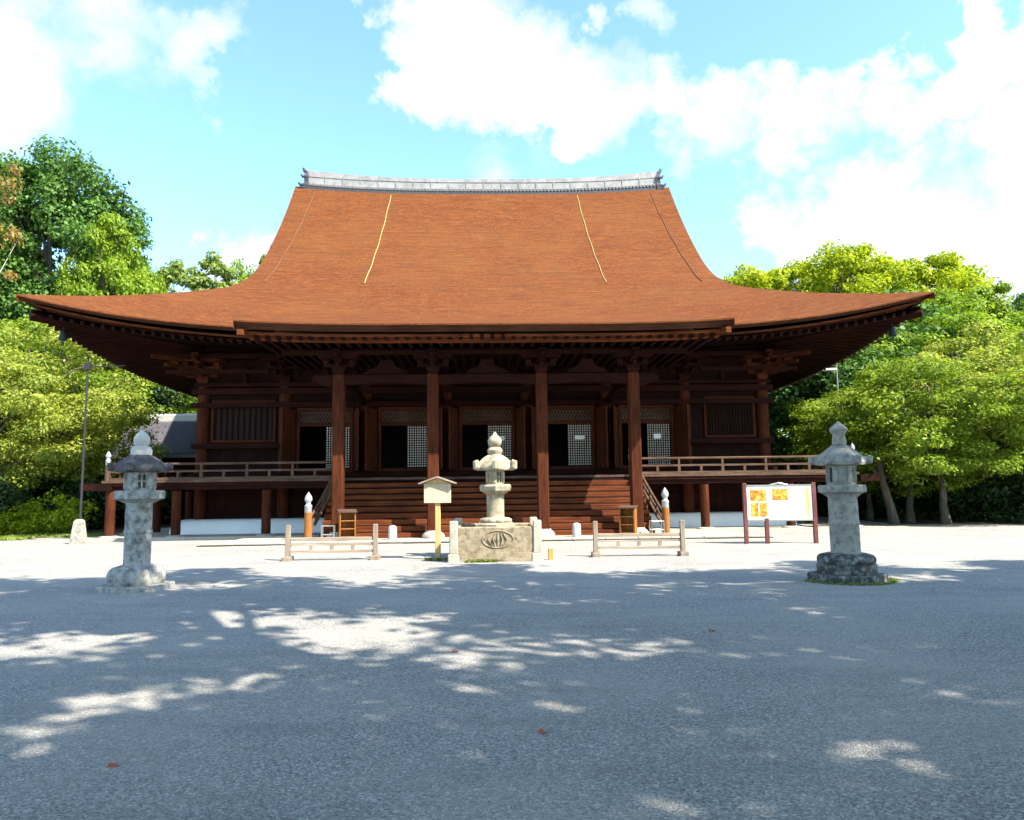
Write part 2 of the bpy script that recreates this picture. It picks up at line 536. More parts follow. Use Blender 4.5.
rb = MB()
roof_solid(rb, Fr, US, SS)
roof_solid(rb, lambda u, s, d: back(Fr(u, s, d)), US, SS)
roof = rb.build('roof', THATCH, hall, True, 50)
part('eave_edge', THATCH_EDGE, roof, lambda b: (roof_under(b, Fr, US, SS), roof_under(b, lambda u, s, d: back(Fr(u, s, d)), US, SS)))
S2 = [i * .3 for i in range(22)]
for k, sgn in enumerate((1, -1)):
    b = MB(); roof_solid(b, (lambda u, s, d: Sd(u, s, d)) if sgn > 0 else (lambda u, s, d: left(Sd(u, s, d))), US, S2)
    b.build('side_roof', THATCH, roof, True, 50)
    part('eave_edge', THATCH_EDGE, roof, lambda b: roof_under(b, (lambda u, s, d: Sd(u, s, d)) if sgn > 0 else (lambda u, s, d: left(Sd(u, s, d))), US, S2))
    # gable wall under the verge
    pts = [(-E + s, P(s) - .3) for s in [6.0 + .5 * i for i in range(20)]]
    poly = pts + [(2 * YC - y, z) for y, z in reversed(pts)]
    part('gable', W_DARK, roof, lambda b: b.prism(poly, 'x', sgn * 9.45, sgn * 9.6))
    bb = MB()
    for ff in (lambda p: p, back):
        rings = []
        for s in [6.0 + .4 * i for i in range(24)]:
            p = ff(Vector((sgn * (10.2 + .5 * (s - 5.55) / 9.95), -E + s, P(s) - TH)))
            rings.append([p + Vector((0, 0, -.02)), p + Vector((sgn * .14, 0, -.02)), p + Vector((sgn * .14, 0, -.5)), p + Vector((0, 0, -.5))])
        bb.loft(rings)
    bb.build('barge_board', W_H, roof)


# eave boards below the bark edge (front, back, sides)
def eave_board(b, fn, inset, z0, z1, dep):
    rings = []
    for u in US:
        p = fn(u, inset); q = fn(u, inset + dep)
        e0 = fn(u, 0).z
        rings.append([(p.x, p.y, e0 + z0), (p.x, p.y, e0 + z1), (q.x, q.y, e0 + z1), (q.x, q.y, e0 + z0)])
    b.loft(rings)


FNS = [lambda u, s: Fr(u, s), lambda u, s: back(Fr(u, s)), lambda u, s: Sd(u, s), lambda u, s: left(Sd(u, s))]
for fn in FNS:
    part('eave_board', W_STEP if fn is FNS[0] else W_H, roof, lambda b: (eave_board(b, fn, .42, -TH - .075, -TH + .01, .3), eave_board(b, fn, .62, -TH - .18, -TH - .077, .3)))


def soffit(fn, u, s):
    p = fn(u, s); e0 = fn(u, 0).z
    base = 7.35 + (e0 - 7.35) * max(0., 1 - s / 6.5) ** 1.2
    return Vector((p.x, p.y, base - TH - .19 + .12 * s))


SO = [.3 + .35 * i for i in range(14)]
for k, fn in enumerate(FNS):
    b = MB(); b.grid(lambda u, s: soffit(fn, u, s), US, SO); b.grid(lambda u, s: soffit(fn, u, s) + Vector((0, 0, .05)), US, SO)
    # rafters, evenly spaced along the eave
    n = 96
    for i in range(n):
        c = -HALF + .25 + (2 * HALF - .5) * i / (n - 1)
        rr = []
        for s in SO:
            lim = HALF - s
            if abs(c) > lim: break
            u = c / lim
            p = soffit(fn, u, s)
            along = Vector((1, 0, 0)) if k < 2 else Vector((0, 1, 0))
            w = along * .055
            rr.append([p - w, p + w, p + w - Vector((0, 0, .14)), p - w - Vector((0, 0, .14))])
        if len(rr) > 1: b.loft(rr)
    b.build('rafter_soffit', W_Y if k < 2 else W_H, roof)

# hip rafters at the corners
for sx in (1, -1):
    for ff in (lambda p: p, back):
        b = MB(); pts = []
        for s in SO:
            p = ff(soffit(FNS[0], sx, s)); pts.append(p - Vector((0, 0, .2)))
        b.tube(pts, .17, 4); b.build('hip_rafter', W_H, roof)

# ridge of tiles
def ridge_z(x): return P(TOPS) + .36 * (abs(x) / VERGE) ** 2.6


RX = [-10.2 + 20.4 * i / 60 for i in range(61)]


def ridge_strip(b, w, z0, z1, extra=0.):
    b.loft([[(x, YC - w, ridge_z(x) + z0), (x, YC + w, ridge_z(x) + z0), (x, YC + w, ridge_z(x) + z1 + extra * (abs(x) / 10) ** 2.6), (x, YC - w, ridge_z(x) + z1 + extra * (abs(x) / 10) ** 2.6)] for x in RX])


def ridge_main(b):
    ridge_strip(b, .42, .02, .84, .16)
    ridge_strip(b, .45, .2, .24); ridge_strip(b, .45, .62, .66, .12)
    for x in RX[::3]: b.box(x - .03, x + .03, YC - .455, YC + .455, ridge_z(x) + .245, ridge_z(x) + .6)


ridge = part('ridge', TILE, hall, ridge_main)
part('base_course_shadow', TILE_D, ridge, lambda b: ridge_strip(b, .6, -.25, .02))  # dark colour paints the shadow line below the ridge


def ridge_dots(b):
    n = 100
    for i in range(n):
        x = -10 + 20 * i / (n - 1)
        for sy in (sgn,):
            b.tube([(x, YC + sy * .44, ridge_z(x) + .14), (x, YC + sy * .66, ridge_z(x) + .08)], .065, 8)


for sgn in (-1, 1): part('round_tile_row', TILE, ridge, ridge_dots, True)


def ridge_cap(b):
    for i in range(0, 60, 2):
        xs = RX[i:i + 3]
        b.tube([(x, YC, ridge_z(x) + .86 + .16 * (abs(x) / 10) ** 2.6) for x in xs], .14, 10)


part('cap_tile', TILE, ridge, ridge_cap, True)
for sx in (1, -1):
    def orn(b):
        x = sx * 10.27; z = ridge_z(10)
        prof = [(-.62, -.25), (.62, -.25), (.66, .05), (.5, .3), (.56, .62), (.38, .9), (.16, .98), (0, 1.02), (-.16, .98), (-.38, .9), (-.56, .62), (-.5, .3), (-.66, .05)]
        b.prism([(YC + u, z + w) for u, w in prof], 'x', x - .12, x + .12)
        b.lathe([(.001, -.06), (.24, -.06), (.24, .06), (.001, .06)], 12, (x + sx * .02, YC - .02, z + .45))
        b.tube([(x - sx * .3, YC, z + .95), (x, YC, z + 1.02), (x + sx * .22, YC, z + 1.16), (x + sx * .3, YC, z + 1.34)], [.1, .11, .1, .07], 10)
        b.tube([(x, YC - .55, z + .1), (x + sx * .3, YC - .6, z + .05), (x + sx * .42, YC - .6, z + .2)], [.12, .1, .05], 8)
        b.tube([(x, YC - .5, z + .6), (x + sx * .22, YC - .52, z + .6), (x + sx * .3, YC - .52, z + .72)], [.1, .08, .04], 8)
    part('end_tile', TILE_D, ridge, orn, True)

# lightning conductor cables lying on the slope
for x0, m, r in ((-5.35, CABLE, .035), (5.4, CABLE, .035), (-9.7, CABLE2, .03), (9.7, CABLE2, .03)):
    pts = []
    for i in range(30):
        s = TOPS - .4 - i * ((TOPS - .4 - 6.0) / 29)
        p = Fr(x0 / xlim(s), s); p.x = x0 + .015 * math.sin(i * .9) ; pts.append(p + Vector((0, 0, .03)))
    part('conductor_cable', m, roof, lambda b: b.tube(pts, r * .62, 6))

# porch roof, a continuation of the front slope
KW = 7.75; KF = -7.6; KS = 2.2
KT = -E + KS - KF


def kz(t):      # t from the porch eave inward
    a = .2; z0 = 6.84
    c = (P(KS) + .05 - z0 - a * KT) / (KT * KT)
    return z0 + a * t + c * t * t


KU = [-1 + i / 20 for i in range(41)]
KTs = [KT * i / 18 for i in range(19)]


def kfn(u, t, d=0.): return Vector((KW * u * (1 + .012 * (1 - t / KT)), KF + t - .1 * abs(u) ** 5, kz(t) + .12 * abs(u) ** 4 * (1 - t / KT) + d))


def porch(b):
    roof_solid(b, kfn, KU, KTs)


proof = part('porch_roof', THATCH, hall, porch, True, 50)
part('eave_edge', THATCH_EDGE, proof, lambda b: roof_under(b, kfn, KU, KTs))


def kboard(b, inset, z0, z1, dep, w=1.):
    rings = []
    for u in KU:
        p = kfn(u * w, inset); q = kfn(u * w, inset + dep); e = kfn(u * w, 0).z
        rings.append([(p.x, p.y, e + z0), (p.x, p.y, e + z1), (q.x, q.y, e + z1), (q.x, q.y, e + z0)])
    b.loft(rings)


part('eave_board', W_STEP, proof, lambda b: (kboard(b, .42, -TH - .075, -TH + .01, .3, .985), kboard(b, .62, -TH - .18, -TH - .077, .3, .965)))


def kraft(b):
    b.box(-KW * .95, KW * .95, KF + .5, -.9, 6.62, 6.66)
    n = 44
    for i in range(n):
        x = -7.3 + 14.6 * i / (n - 1)
        b.box(x - .06, x + .06, KF + .42, -.9, 6.44, 6.58)


part('rafter_soffit', W_Y, proof, kraft)
for sx in (1, -1):
    def kside(b):
        rings = []
        for t in [KT * i / 10 * .62 for i in range(11)]:
            p = kfn(sx * .985, t)
            rings.append([(p.x, p.y, p.z - TH - .02), (p.x - sx * .16, p.y, p.z - TH - .02), (p.x - sx * .16, p.y, p.z - TH - .2), (p.x, p.y, p.z - TH - .2)])
        b.loft(rings)
    part('barge_board', W_STEP, proof, kside)


# pillars
def rpillar(b, x, y, z0, z1, r):
    b.lathe([(r * .97, z0), (r, z0 + .3), (r, z1 - .25), (r * .93, z1)], 20, (x, y, 0))


for x in XB:
    part('pillar', W_V, hall, lambda b: rpillar(b, x, 0, .55, 5.95, .24), True)
for x in (-11.55, 11.55):
    for j in range(1, 8):
        part('pillar', W_V, hall, lambda b: rpillar(b, x, BAY * j + .05, .55, 5.95, .24), True)
KX = (-5.05, -1.86, 1.86, 5.05); KY = -5.2
for x in KX:
    def kp(b):
        b.cham(x - .19, x + .19, KY - .19, KY + .19, .28, 5.62, .035)
    part('porch_pillar', W_V, hall, kp)

    def kb(b):
        b.lathe([(.38, 0.05), (.38, .14), (.33, .2), (.26, .26), (.24, .3)], 20, (x, KY, 0))
    part('pillar_base', ST_PALE, hall, kb, True)

# walls
YW = .02


def walls(b):
    b.box(-11.55, -11.4, .1, 23.2, .5, 7.4); b.box(11.4, 11.55, .1, 23.2, .5, 7.4); b.box(-11.55, 11.55, 23.1, 23.25, .5, 7.4)
    b.box(-11.4, 11.4, YW, YW + .1, 5.5, 7.4)
    for i in range(1, 6):
        x0, x1 = XB[i], XB[i + 1]; c = (x0 + x1) / 2
        b.box(x0, c - 1.08, YW, YW + .1, 2.2, 5.5); b.box(c + 1.08, x1, YW, YW + .1, 2.2, 5.5)
        b.box(c - 1.08, c + 1.08, YW, YW + .1, 5.08, 5.5); b.box(c - 1.08, c + 1.08, YW, YW + .1, 2.2, 2.42)
        n = 5
        for q in range(n):
            for a, e in ((x0 + .2, c - 1.12), (c + 1.12, x1 - .2)):
                xx = a + (e - a) * (q + .5) / n; b.box(xx - .055, xx + .055, YW - .02, YW, 2.5, 5.0)
    for x0, x1, wa, wb in ((XB[0], XB[1], -11.2, -8.62), (XB[6], XB[7], 9.05, 11.2)):
        b.box(x0, wa, YW, YW + .1, 2.2, 5.5); b.box(wb, x1, YW, YW + .1, 2.2, 5.5)
        b.box(wa, wb, YW, YW + .1, 5.38, 5.5); b.box(wa, wb, YW, YW + .1, 2.2, 3.7)


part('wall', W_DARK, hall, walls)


def underwall(b):
    b.box(-11.5, 11.5, .12, .2, .5, 2.1)
    for i in range(60):
        x = -11.4 + 22.8 * i / 59; b.box(x - .03, x + .03, .09, .12, .5, 2.1)
    for z in (.62, 1.25): b.box(-11.5, 11.5, .03, .09, z, z + .16)


part('under_floor_boarding', W_H, hall, underwall)
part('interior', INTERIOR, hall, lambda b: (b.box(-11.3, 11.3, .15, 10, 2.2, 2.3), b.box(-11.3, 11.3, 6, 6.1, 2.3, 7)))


def beams(b):
    for z0, z1, y in ((5.08, 5.28, -.3), (5.62, 5.86, -.27), (2.22, 2.44, -.3)):
        b.box(-11.95, 11.95, y, y + .2, z0, z1)
    b.box(-11.9, -8.3, -.28, -.1, 3.42, 3.62); b.box(8.3, 11.9, -.28, -.1, 3.42, 3.62)
    b.box(-11.9, 11.9, -.16, .16, 5.95, 6.1)
    for z0, z1 in ((6.85, 7.05), (7.1, 7.3)): b.box(-11.6, 11.6, -.06, .02, z0, z1)


part('beam', W_H, hall, beams)


def side_beams(b, sx):
    if 1:
        for z0, z1 in ((5.08, 5.28), (5.62, 5.86), (2.22, 2.44), (3.42, 3.62)):
            x = sx * 11.72; b.box(x - .12, x + .12, -.09, 23.4, z0 + .003, z1 - .003)


for sx in (1, -1):
    part('beam', W_Y, hall, lambda b: side_beams(b, sx))
    part('purlin', W_H, hall, lambda b: b.box(min(sx * 8.6, sx * 12.6), max(sx * 8.6, sx * 12.6), -1.25, -1.1, 6.32, 6.46))


# windows of the outer bays
def wframe(b, a, e, z0, z1):
    b.box(a, e, -.06, YW - .003, z0, z0 + .09); b.box(a, e, -.06, YW - .003, z1 - .09, z1)
    b.box(a, a + .09, -.06, YW - .003, z0 + .09, z1 - .09); b.box(e - .09, e, -.06, YW - .003, z0 + .09, z1 - .09)


def wbars(b, a, e, z0, z1, st):
    n = int((e - a - .2) / st)
    for i in range(n):
        x = a + .14 + (e - a - .28) * i / (n - 1); b.box(x - .03, x + .03, -.03, .03, z0 + .09, z1 - .09)


w1 = part('window', INTERIOR, hall, lambda b: b.box(-11.2, -8.62, .04, .08, 3.7, 5.38))
part('window_frame', W_V, w1, lambda b: wframe(b, -11.2, -8.62, 3.68, 5.4))
part('window_bars', W_DARK, w1, lambda b: wbars(b, -11.2, -8.62, 3.7, 5.38, .2))
w2 = part('window', INTERIOR, hall, lambda b: b.box(9.05, 11.2, .04, .08, 3.7, 5.38))
part('window_frame', W_V, w2, lambda b: wframe(b, 9.05, 11.2, 3.68, 5.4))
part('window_bars', W_DARK, w2, lambda b: wbars(b, 9.05, 11.2, 3.7, 5.38, .12))

# doorways of the five middle bays
for i in range(1, 6):
    c = (XB[i] + XB[i + 1]) / 2

    def dframe(b):
        b.box(c - 1.14, c - 1.02, -.12, YW - .004, 2.44, 5.06); b.box(c + 1.02, c + 1.14, -.12, YW - .004, 2.44, 5.06)
        b.box(c - 1.02, c + 1.02, -.1, YW - .004, 4.96, 5.06); b.box(c - 1.02, c + 1.02, -.1, YW - .004, 4.3, 4.4); b.box(c - 1.02, c + 1.02, -.1, YW - .004, 2.44, 2.56)
    dr = part('doorway', W_V, hall, dframe)

    def transom(b):
        n = 15; h = .28
        for q in range(-2, n + 2):
            x = c - 1.02 + 2.04 * q / n
            for sg in (1, -1):
                xa, xb = x - sg * .14, x + sg * .14
                za, zb = 4.4, 4.96
                # two diagonals, clipped to the opening
                f0 = max(0., (c - 1.02 - xa) / (xb - xa)) if sg > 0 else max(0., (c + 1.02 - xa) / (xb - xa)) if xa > c + 1.02 else 0.
                f1 = 1.
                if sg > 0 and xb > c + 1.02: f1 = (c + 1.02 - xa) / (xb - xa)
                if sg < 0 and xb < c - 1.02: f1 = (c - 1.02 - xa) / (xb - xa)
                if f1 - f0 < .1: continue
                p0 = Vector((xa + (xb - xa) * f0, -.03 + .012 * sg, za + (zb - za) * f0)); p1 = Vector((xa + (xb - xa) * f1, -.03 + .012 * sg, za + (zb - za) * f1))
                b.tube([p0, p1], .024, 4)
        for z in (4.54, 4.68, 4.82): b.box(c - 1.02, c + 1.02, -.066, -.056, z - .015, z + .015)
    part('transom_lattice', W_RAIL, dr, transom)
    part('transom_backing', W_DARK, dr, lambda b: b.box(c - 1.02, c + 1.02, .02, .04, 4.4, 4.96))
    part('paper_panel', PAPER, dr, lambda b: b.box(c + .02, c + 1.02, -.005, .005, 2.58, 4.3))

    def grid_(b):
        x0, x1, z0, z1 = c + .0, c + 1.02, 2.56, 4.3
        for q in range(11):
            x = x0 + .03 + (x1 - x0 - .06) * q / 10; b.box(x - .017, x + .017, -.05, -.01, z0, z1)
        for q in range(18):
            z = z0 + .03 + (z1 - z0 - .06) * q / 17; b.box(x0, x1, -.056, -.05, z - .017, z + .017)
    part('door_lattice', W_DARK, dr, grid_)
    if i in (3, 4, 5):
        part('paper_notice', WHITE, dr, lambda b: b.box(c + .32, c + .72, -.068, -.06, 3.66, 3.82) if i != 5 else b.box(c + .3, c + .6, -.068, -.06, 3.66, 3.86))
    # plank leaves swung open in front of the wall
    for sg in (1, -1):
        ang = R(108)

        def lf(b):
            M = Matrix.Rotation(-sg * ang if sg > 0 else ang, 3, 'Z')
            M = Matrix.Rotation(sg * ang, 3, 'Z')
            hx = c + sg * 1.2
            for q in range(4):
                off = Vector((-sg * (.12 + .24 * q), 0, 0))
                b.cbox(Vector((hx, -.14, 3.7)) + M @ off, (.232, .05, 2.5), M)
            for z in (2.65, 3.7, 4.75): b.cbox(Vector((hx, -.14, z)) + M @ Vector((-sg * .48, -.035, 0)), (.94, .03, .12), M)
        part('door_leaf', W_V, dr, lf)


# brackets
def bracket(b, x, y, z, dirs=((1, 0), (0, -1)), k=1.0, tiers=3):
    def masu(cx, cy, cz, w=.27, h=.17):
        w *= k; h *= k
        b.loft([[(cx + sx * q, cy + sy * q, cz + hh) for sx, sy in ((-1, -1), (1, -1), (1, 1), (-1, 1))] for q, hh in ((w * .36, 0), (w * .5, h * .45), (w * .5, h))])
    masu(x, y, z, .52, .3)
    zz = z + .27 * k
    for t in range(tiers):
        out = .36 * k * t
        L = (.62 + .16 * t) * k
        for q in range(t + 1):
            yy = y - .36 * k * q
            b.box(x - L, x + L, yy - .075 * k, yy + .075 * k, zz + .003 * q, zz + .14 * k)
            for px in (-L + .1 * k, 0, L - .1 * k): masu(x + px, yy, zz + .138 * k)
        b.box(x - .07 * k, x + .07 * k, y - out - .5 * k, y + .1, zz - .004, zz + .15 * k)
        masu(x, y - out - .36 * k, zz + .14 * k)
        b.prism([(y - out - .5 * k, zz + .146 * k), (y - out - .5 * k, zz + .03 * k), (y - out - .72 * k, zz + .1 * k), (y - out - .66 * k, zz + .16 * k)], 'x', x - .06 * k, x + .06 * k)
        zz += .31 * k
    return zz


for x in XB:
    b = MB(); bracket(b, x, 0, 6.1, k=.92)
    if abs(x) > 11:
        sg = math.copysign(1, x)
        for t in range(3):
            zz = 6.1 + .25 + .285 * t
            b.cbox((x + sg * (.35 + .18 * t), -(.35 + .18 * t), zz + .07), (1.2 + .5 * t, .15, .15), Matrix.Rotation(-sg * R(45), 3, 'Z'))
            b.box(x - .3, x + sg * (.7 + .33 * t) if sg > 0 else x + .3, -.07, .07, zz + .005, zz + .13) if sg > 0 else b.box(x - (.7 + .33 * t), x + .3, -.07, .07, zz + .005, zz + .13)
            b.cbox((x + sg * (.62 + .33 * t), 0, zz + .21), (.26, .26, .15)); b.cbox((x + sg * (.62 + .33 * t), -.4, zz + .21), (.24, .24, .15))
    b.build('bracket_set', W_V if abs(x) > 11 else W_H, hall)
for i in range(7):
    c = (XB[i] + XB[i + 1]) / 2

    def strut(b):
        b.prism([(c - .09, 6.1), (c + .09, 6.1), (c + .09, 6.55), (c - .09, 6.55)], 'y', -.1, .0)
        b.loft([[(c + q * sx, -.05 + q * sy, z) for sx, sy in ((-1, -1), (1, -1), (1, 1), (-1, 1))] for q, z in ((.1, 6.55), (.16, 6.62), (.16, 6.72))])
    part('strut', W_H, hall, strut)
part('purlin', W_H, hall, lambda b: (b.box(-12.8, 12.8, -.8, -.62, 7.0, 7.18), b.box(-12.6, 12.6, -.1, .08, 7.42, 7.6)))
# porch beams, brackets, carved nosings
for a, e in zip(KX[:-1], KX[1:]):
    def kbm(b):
        n = 12; pr = []
        for q in range(n + 1):
            f = q / n; x = a + .19 + (e - a - .38) * f; arch = .09 * (1 - (2 * f - 1) ** 2)
            pr.append([(x, KY - .14, 5.22 + arch), (x, KY + .14, 5.22 + arch), (x, KY + .14, 5.56 + arch * .3), (x, KY - .14, 5.56 + arch * .3)])
        b.loft(pr)
    part('porch_beam', W_H, hall, kbm)

    def frog(b):
        c = (a + e) / 2
        poly = [(c - .75, 5.62), (c - .6, 5.76), (c - .3, 5.86), (c - .2, 6.1), (c + .2, 6.1), (c + .3, 5.86), (c + .6, 5.76), (c + .75, 5.62)]
        b.prism(poly, 'y', KY - .06, KY + .06)
    part('frog_leg_strut', W_H, hall, frog)
for x in KX:
    part('porch_bracket', W_H, hall, lambda b: (bracket(b, x, KY, 5.63, k=.85, tiers=2)))

    def ebi(b):
        pts = [(x, KY + .2 + (5.0 - .2) * q / 10 * .98, 5.15 + .35 * math.sin(PI * q / 10) * .8 + .12 * q / 10) for q in range(11)]
        b.tube(pts, .15, 8)
    part('rainbow_beam', W_Y, hall, ebi, True)
for sx in (1, -1):
    def nos(b):
        x = sx * 5.24
        poly = [(0, 5.2), (.2, 5.18), (.38, 5.24), (.55, 5.36), (.68, 5.34), (.72, 5.44), (.62, 5.56), (.42, 5.6), (.3, 5.55), (.18, 5.6), (0, 5.58)]
        b.prism([(x + sx * u, w) for u, w in poly], 'y', KY - .13, KY + .13)
        b.lathe([(.001, -.15), (.08, -.12), (.08, .12), (.001, .15)], 10, (x + sx * .52, KY, 5.46))
    part('carved_nosing', W_H, hall, nos)
part('porch_purlin', W_H, hall, lambda b: (b.box(-7.0, 7.0, KY - .12, KY + .12, 6.3, 6.5), b.box(-6.6, 6.6, KY - .5, KY - .36, 6.22, 6.36)))

# veranda
VD = 2.14; VY = -2.55; VX = 14.2


def deck(b):
    n = 112
    for i in range(n):                       # boards laid at right angles to the wall
        x0 = -VX + 2 * VX * i / n; b.box(x0 + .004, x0 + 2 * VX / n - .004, VY, -.02, VD - .09, VD - .002 * (i % 3))
    b.box(-VX, -11.6, 0, 25.5, VD - .09, VD); b.box(11.6, VX, 0, 25.5, VD - .09, VD)


ver = part('veranda', W_RAIL, hall, deck)
part('edge_beam', W_H, ver, lambda b: (b.box(-VX - .85, VX + .85, VY + .12, VY + .34, VD - .36, VD - .1), b.box(-VX, VX, VY + .04, VY + .11, VD - .2, VD - .1)))
for s in (1, -1):
    part('edge_beam', W_Y, ver, lambda b: b.box(s * (VX - .25) - .11, s * (VX - .25) + .11, VY - .8, 25.4, VD - .37, VD - .11))
for x in [XB[0] - 1.6 + 1.65 * i for i in range(17)]:
    part('joist', W_Y, ver, lambda b: b.box(x - .08, x + .08, VY + .1, 0, VD - .34, VD - .1))
for x in [-VX + .25, -11.55, -8.25, 8.25, 11.55, VX - .25]:
    def vp(b):
        b.lathe([(.17, .12), (.17, VD - .4)], 14, (x, VY + .23, 0))
    p = part('veranda_post', W_V, ver, vp, True)
    part('post_stone', ST_PALE, p, lambda b: b.lathe([(.36, 0.05), (.34, .1), (.2, .125)], 10, (x, VY + .23, 0)), True)
for x in (-VX + .25, VX - .25):
    for y in (1.6, 5., 8.4, 11.8):
        part('veranda_post', W_V, ver, lambda b: b.lathe([(.17, .05), (.17, VD - .4)], 12, (x, y, 0)), True)


def giboshi(b, x, y, z, k=1.):
    b.lathe([(.085 * k, -.02), (.098 * k, .0), (.098 * k, .16 * k), (.105 * k, .17 * k), (.105 * k, .2 * k), (.07 * k, .23 * k), (.06 * k, .28 * k), (.1 * k, .34 * k), (.105 * k, .4 * k), (.075 * k, .48 * k), (.03 * k, .54 * k), (.004, .58 * k)], 16, (x, y, z))


def rail_run(name, p0, p1, par):
    p0 = Vector(p0); p1 = Vector(p1); L = (p1 - p0).length; d = (p1 - p0).normalized()

    def f(b):
        ext = d * .05
        b.tube([p0 - ext + Vector((0, 0, .6)), p1 + ext + Vector((0, 0, .6))], .045, 8)
        for z, h, w in ((.33, .07, .08), (.05, .1, .12)):
            c = (p0 + p1) / 2; M = Matrix.Rotation(math.atan2(d.y, d.x), 3, 'Z')
            b.cbox(c + Vector((0, 0, z)), (L, w, h), M)
        n = max(2, round(L / 1.65))
        for i in range(n + 1):
            p = p0 + d * (.06 + (L - .12) * i / n)
            b.cbox(p + Vector((0, 0, .47)), (.075, .075, .21), Matrix.Rotation(math.atan2(d.y, d.x), 3, 'Z'))
            b.cbox(p + Vector((0, 0, .2)), (.1, .1, .19), Matrix.Rotation(math.atan2(d.y, d.x), 3, 'Z'))
            if i < n:
                q = p + d * (L / n / 2); b.cbox(q + Vector((0, 0, .2)), (.09, .085, .19), Matrix.Rotation(math.atan2(d.y, d.x), 3, 'Z'))
    part(name, W_RAIL, par, f)


RY = VY + .14
for sx in (1, -1):
    rail_run('railing', (sx * 5.55, RY, VD), (sx * (VX - .14), RY, VD), hall)
    rail_run('railing', (sx * (VX - .14), RY + .12, VD), (sx * (VX - .14), 25.2, VD), hall)
    for x, y in ((sx * 5.45, RY), (sx * (VX - .14), RY)):
        rp = part('railing_post', W_RAIL, hall, lambda b: b.lathe([(.095, VD), (.095, VD + .58)], 14, (x, y, 0)), True)
        part('post_cap', METAL, rp, lambda b: giboshi(b, x, y, VD + .58, .9), True)

# stairs
stairs = part('staircase', W_DARK, hall, lambda b: b.prism([(VY - .02, 0.06), (VY - .02, VD - .14), (VY - 2.36, .06)], 'x', -5.7, 5.7))
NS = 9; RISE = VD / (NS + 1); RUN = .262
for k in range(NS):
    zt = VD - RISE * (k + 1); y1 = VY - RUN * k
    part('step', W_STEP, stairs, lambda b: b.cham(-5.72, 5.72, y1 - RUN - .03, y1 - .003, zt - RISE + .012, zt, .012))
for sx in (1, -1):
    def hr(b):
        a = Vector((sx * 5.5, RY - .1, VD)); e = Vector((sx * 5.98, KY - .05, .1))
        for z, r in ((.62, .045), (.34, .035), (.1, .05)):
            pts = []
            for q in range(9):
                f = q / 8; p = a.lerp(e, f); p.z += z + (.06 * math.sin(PI * f) if z > .5 else 0) * -1; pts.append(p)
            b.tube(pts, r, 8)
        for f in (.15, .36, .57, .78):
            p = a.lerp(e, f); b.cbox(p + Vector((0, 0, .36)), (.08, .08, .5))
    part('stair_rail', W_RAIL, hall, hr)
    rp = part('stair_post', W_ORANGE, hall, lambda b: b.lathe([(.13, .05), (.125, .95)], 16, (sx * 5.98, KY - .2, 0)), True)
    part('post_cap', METAL, rp, lambda b: giboshi(b, sx * 5.98, KY - .2, .94, 1.2), True)


# white plaster mound under the hall
def mound(b):
    rings = []
    for t in range(9):
        a = t / 8 * PI / 2; o = 1.15 - .62 * (1 - math.cos(a)); z = .03 + .58 * math.sin(a)
        rr = .9
        x1, y0, y1 = 11.6 + o, -o * .45 - .25, 23.2 + o
        ring = []
        for cx, cy, a0 in ((x1 - rr, y1 - rr, 0), (-x1 + rr, y1 - rr, 90), (-x1 + rr, y0 + rr, 180), (x1 - rr, y0 + rr, 270)):
            for q in range(7): ring.append((cx + rr * math.cos(R(a0 + 15 * q)), cy + rr * math.sin(R(a0 + 15 * q)), z))
        rings.append(ring)
    b.loft(rings)


part('plaster_mound', PLASTER, hall, mound, True, 60)


# low stone apron and rain gutter
def apron(b):
    b.box(-15.2, 15.2, -3.3, 27, .0, .05); b.box(-15.4, 15.4, -3.52, -3.304, 0, .1)
    b.box(-8.6, 8.6, -6.6, -3.524, 0, .048)


part('stone_apron', ST_PALE, hall, apron)


def gut(b):
    n = 17
    for i in range(n):
        x0 = -8.8 + 17.6 * i / n; x1 = x0 + 17.6 / n - .012
        b.cham(x0, x1, -7.72, -7.56, 0, .03 + .004 * (i % 3), .008); b.cham(x0, x1, -7.22, -6.98, 0, .1 + .006 * (i % 2), .012)


gu = part('rain_gutter', ST_PALE, hall, gut)
part('gutter_grate', BLACKM, gu, lambda b: b.box(-8.8, 8.8, -7.55, -7.225, 0, .055))

# wind bells under the eave corners
for sx in (1, -1):
    def bell(b):
        p = soffit(FNS[0], sx, 1.0)
        b.tube([p - Vector((0, 0, .2)), p - Vector((0, 0, .5))], .012, 6)
        b.lathe([(.05, -.5), (.09, -.53), (.12, -.7), (.15, -.85), (.135, -.85), (.02, -.62)], 14, p)
        b.tube([p - Vector((0, 0, .62)), p - Vector((0, 0, .9))], .008, 4); b.cbox(p - Vector((0, 0, .98)), (.1, .01, .16))
    part('wind_bell', BRONZE, hall, bell, True)

HM = Matrix.Translation((HX, HY, 0)) @ Matrix.Rotation(HROT, 4, 'Z')


def hl(x, y, z=0.):
    p = HM @ Vector((x, y, z)); return (p.x, p.y, p.z)


# ------------------------------------------------------------------ annex behind, left
ann = thing('side_building', 'low dark building with grey tiled roof glimpsed behind the left end of the hall', 'building', (-19.3, 43.5, 0), 0)
ann.scale = (.47, .8, .9)
part('wall', W_DARK, ann, lambda b: b.box(-5.8, 5.5, -3, 3, 0, 4.6))


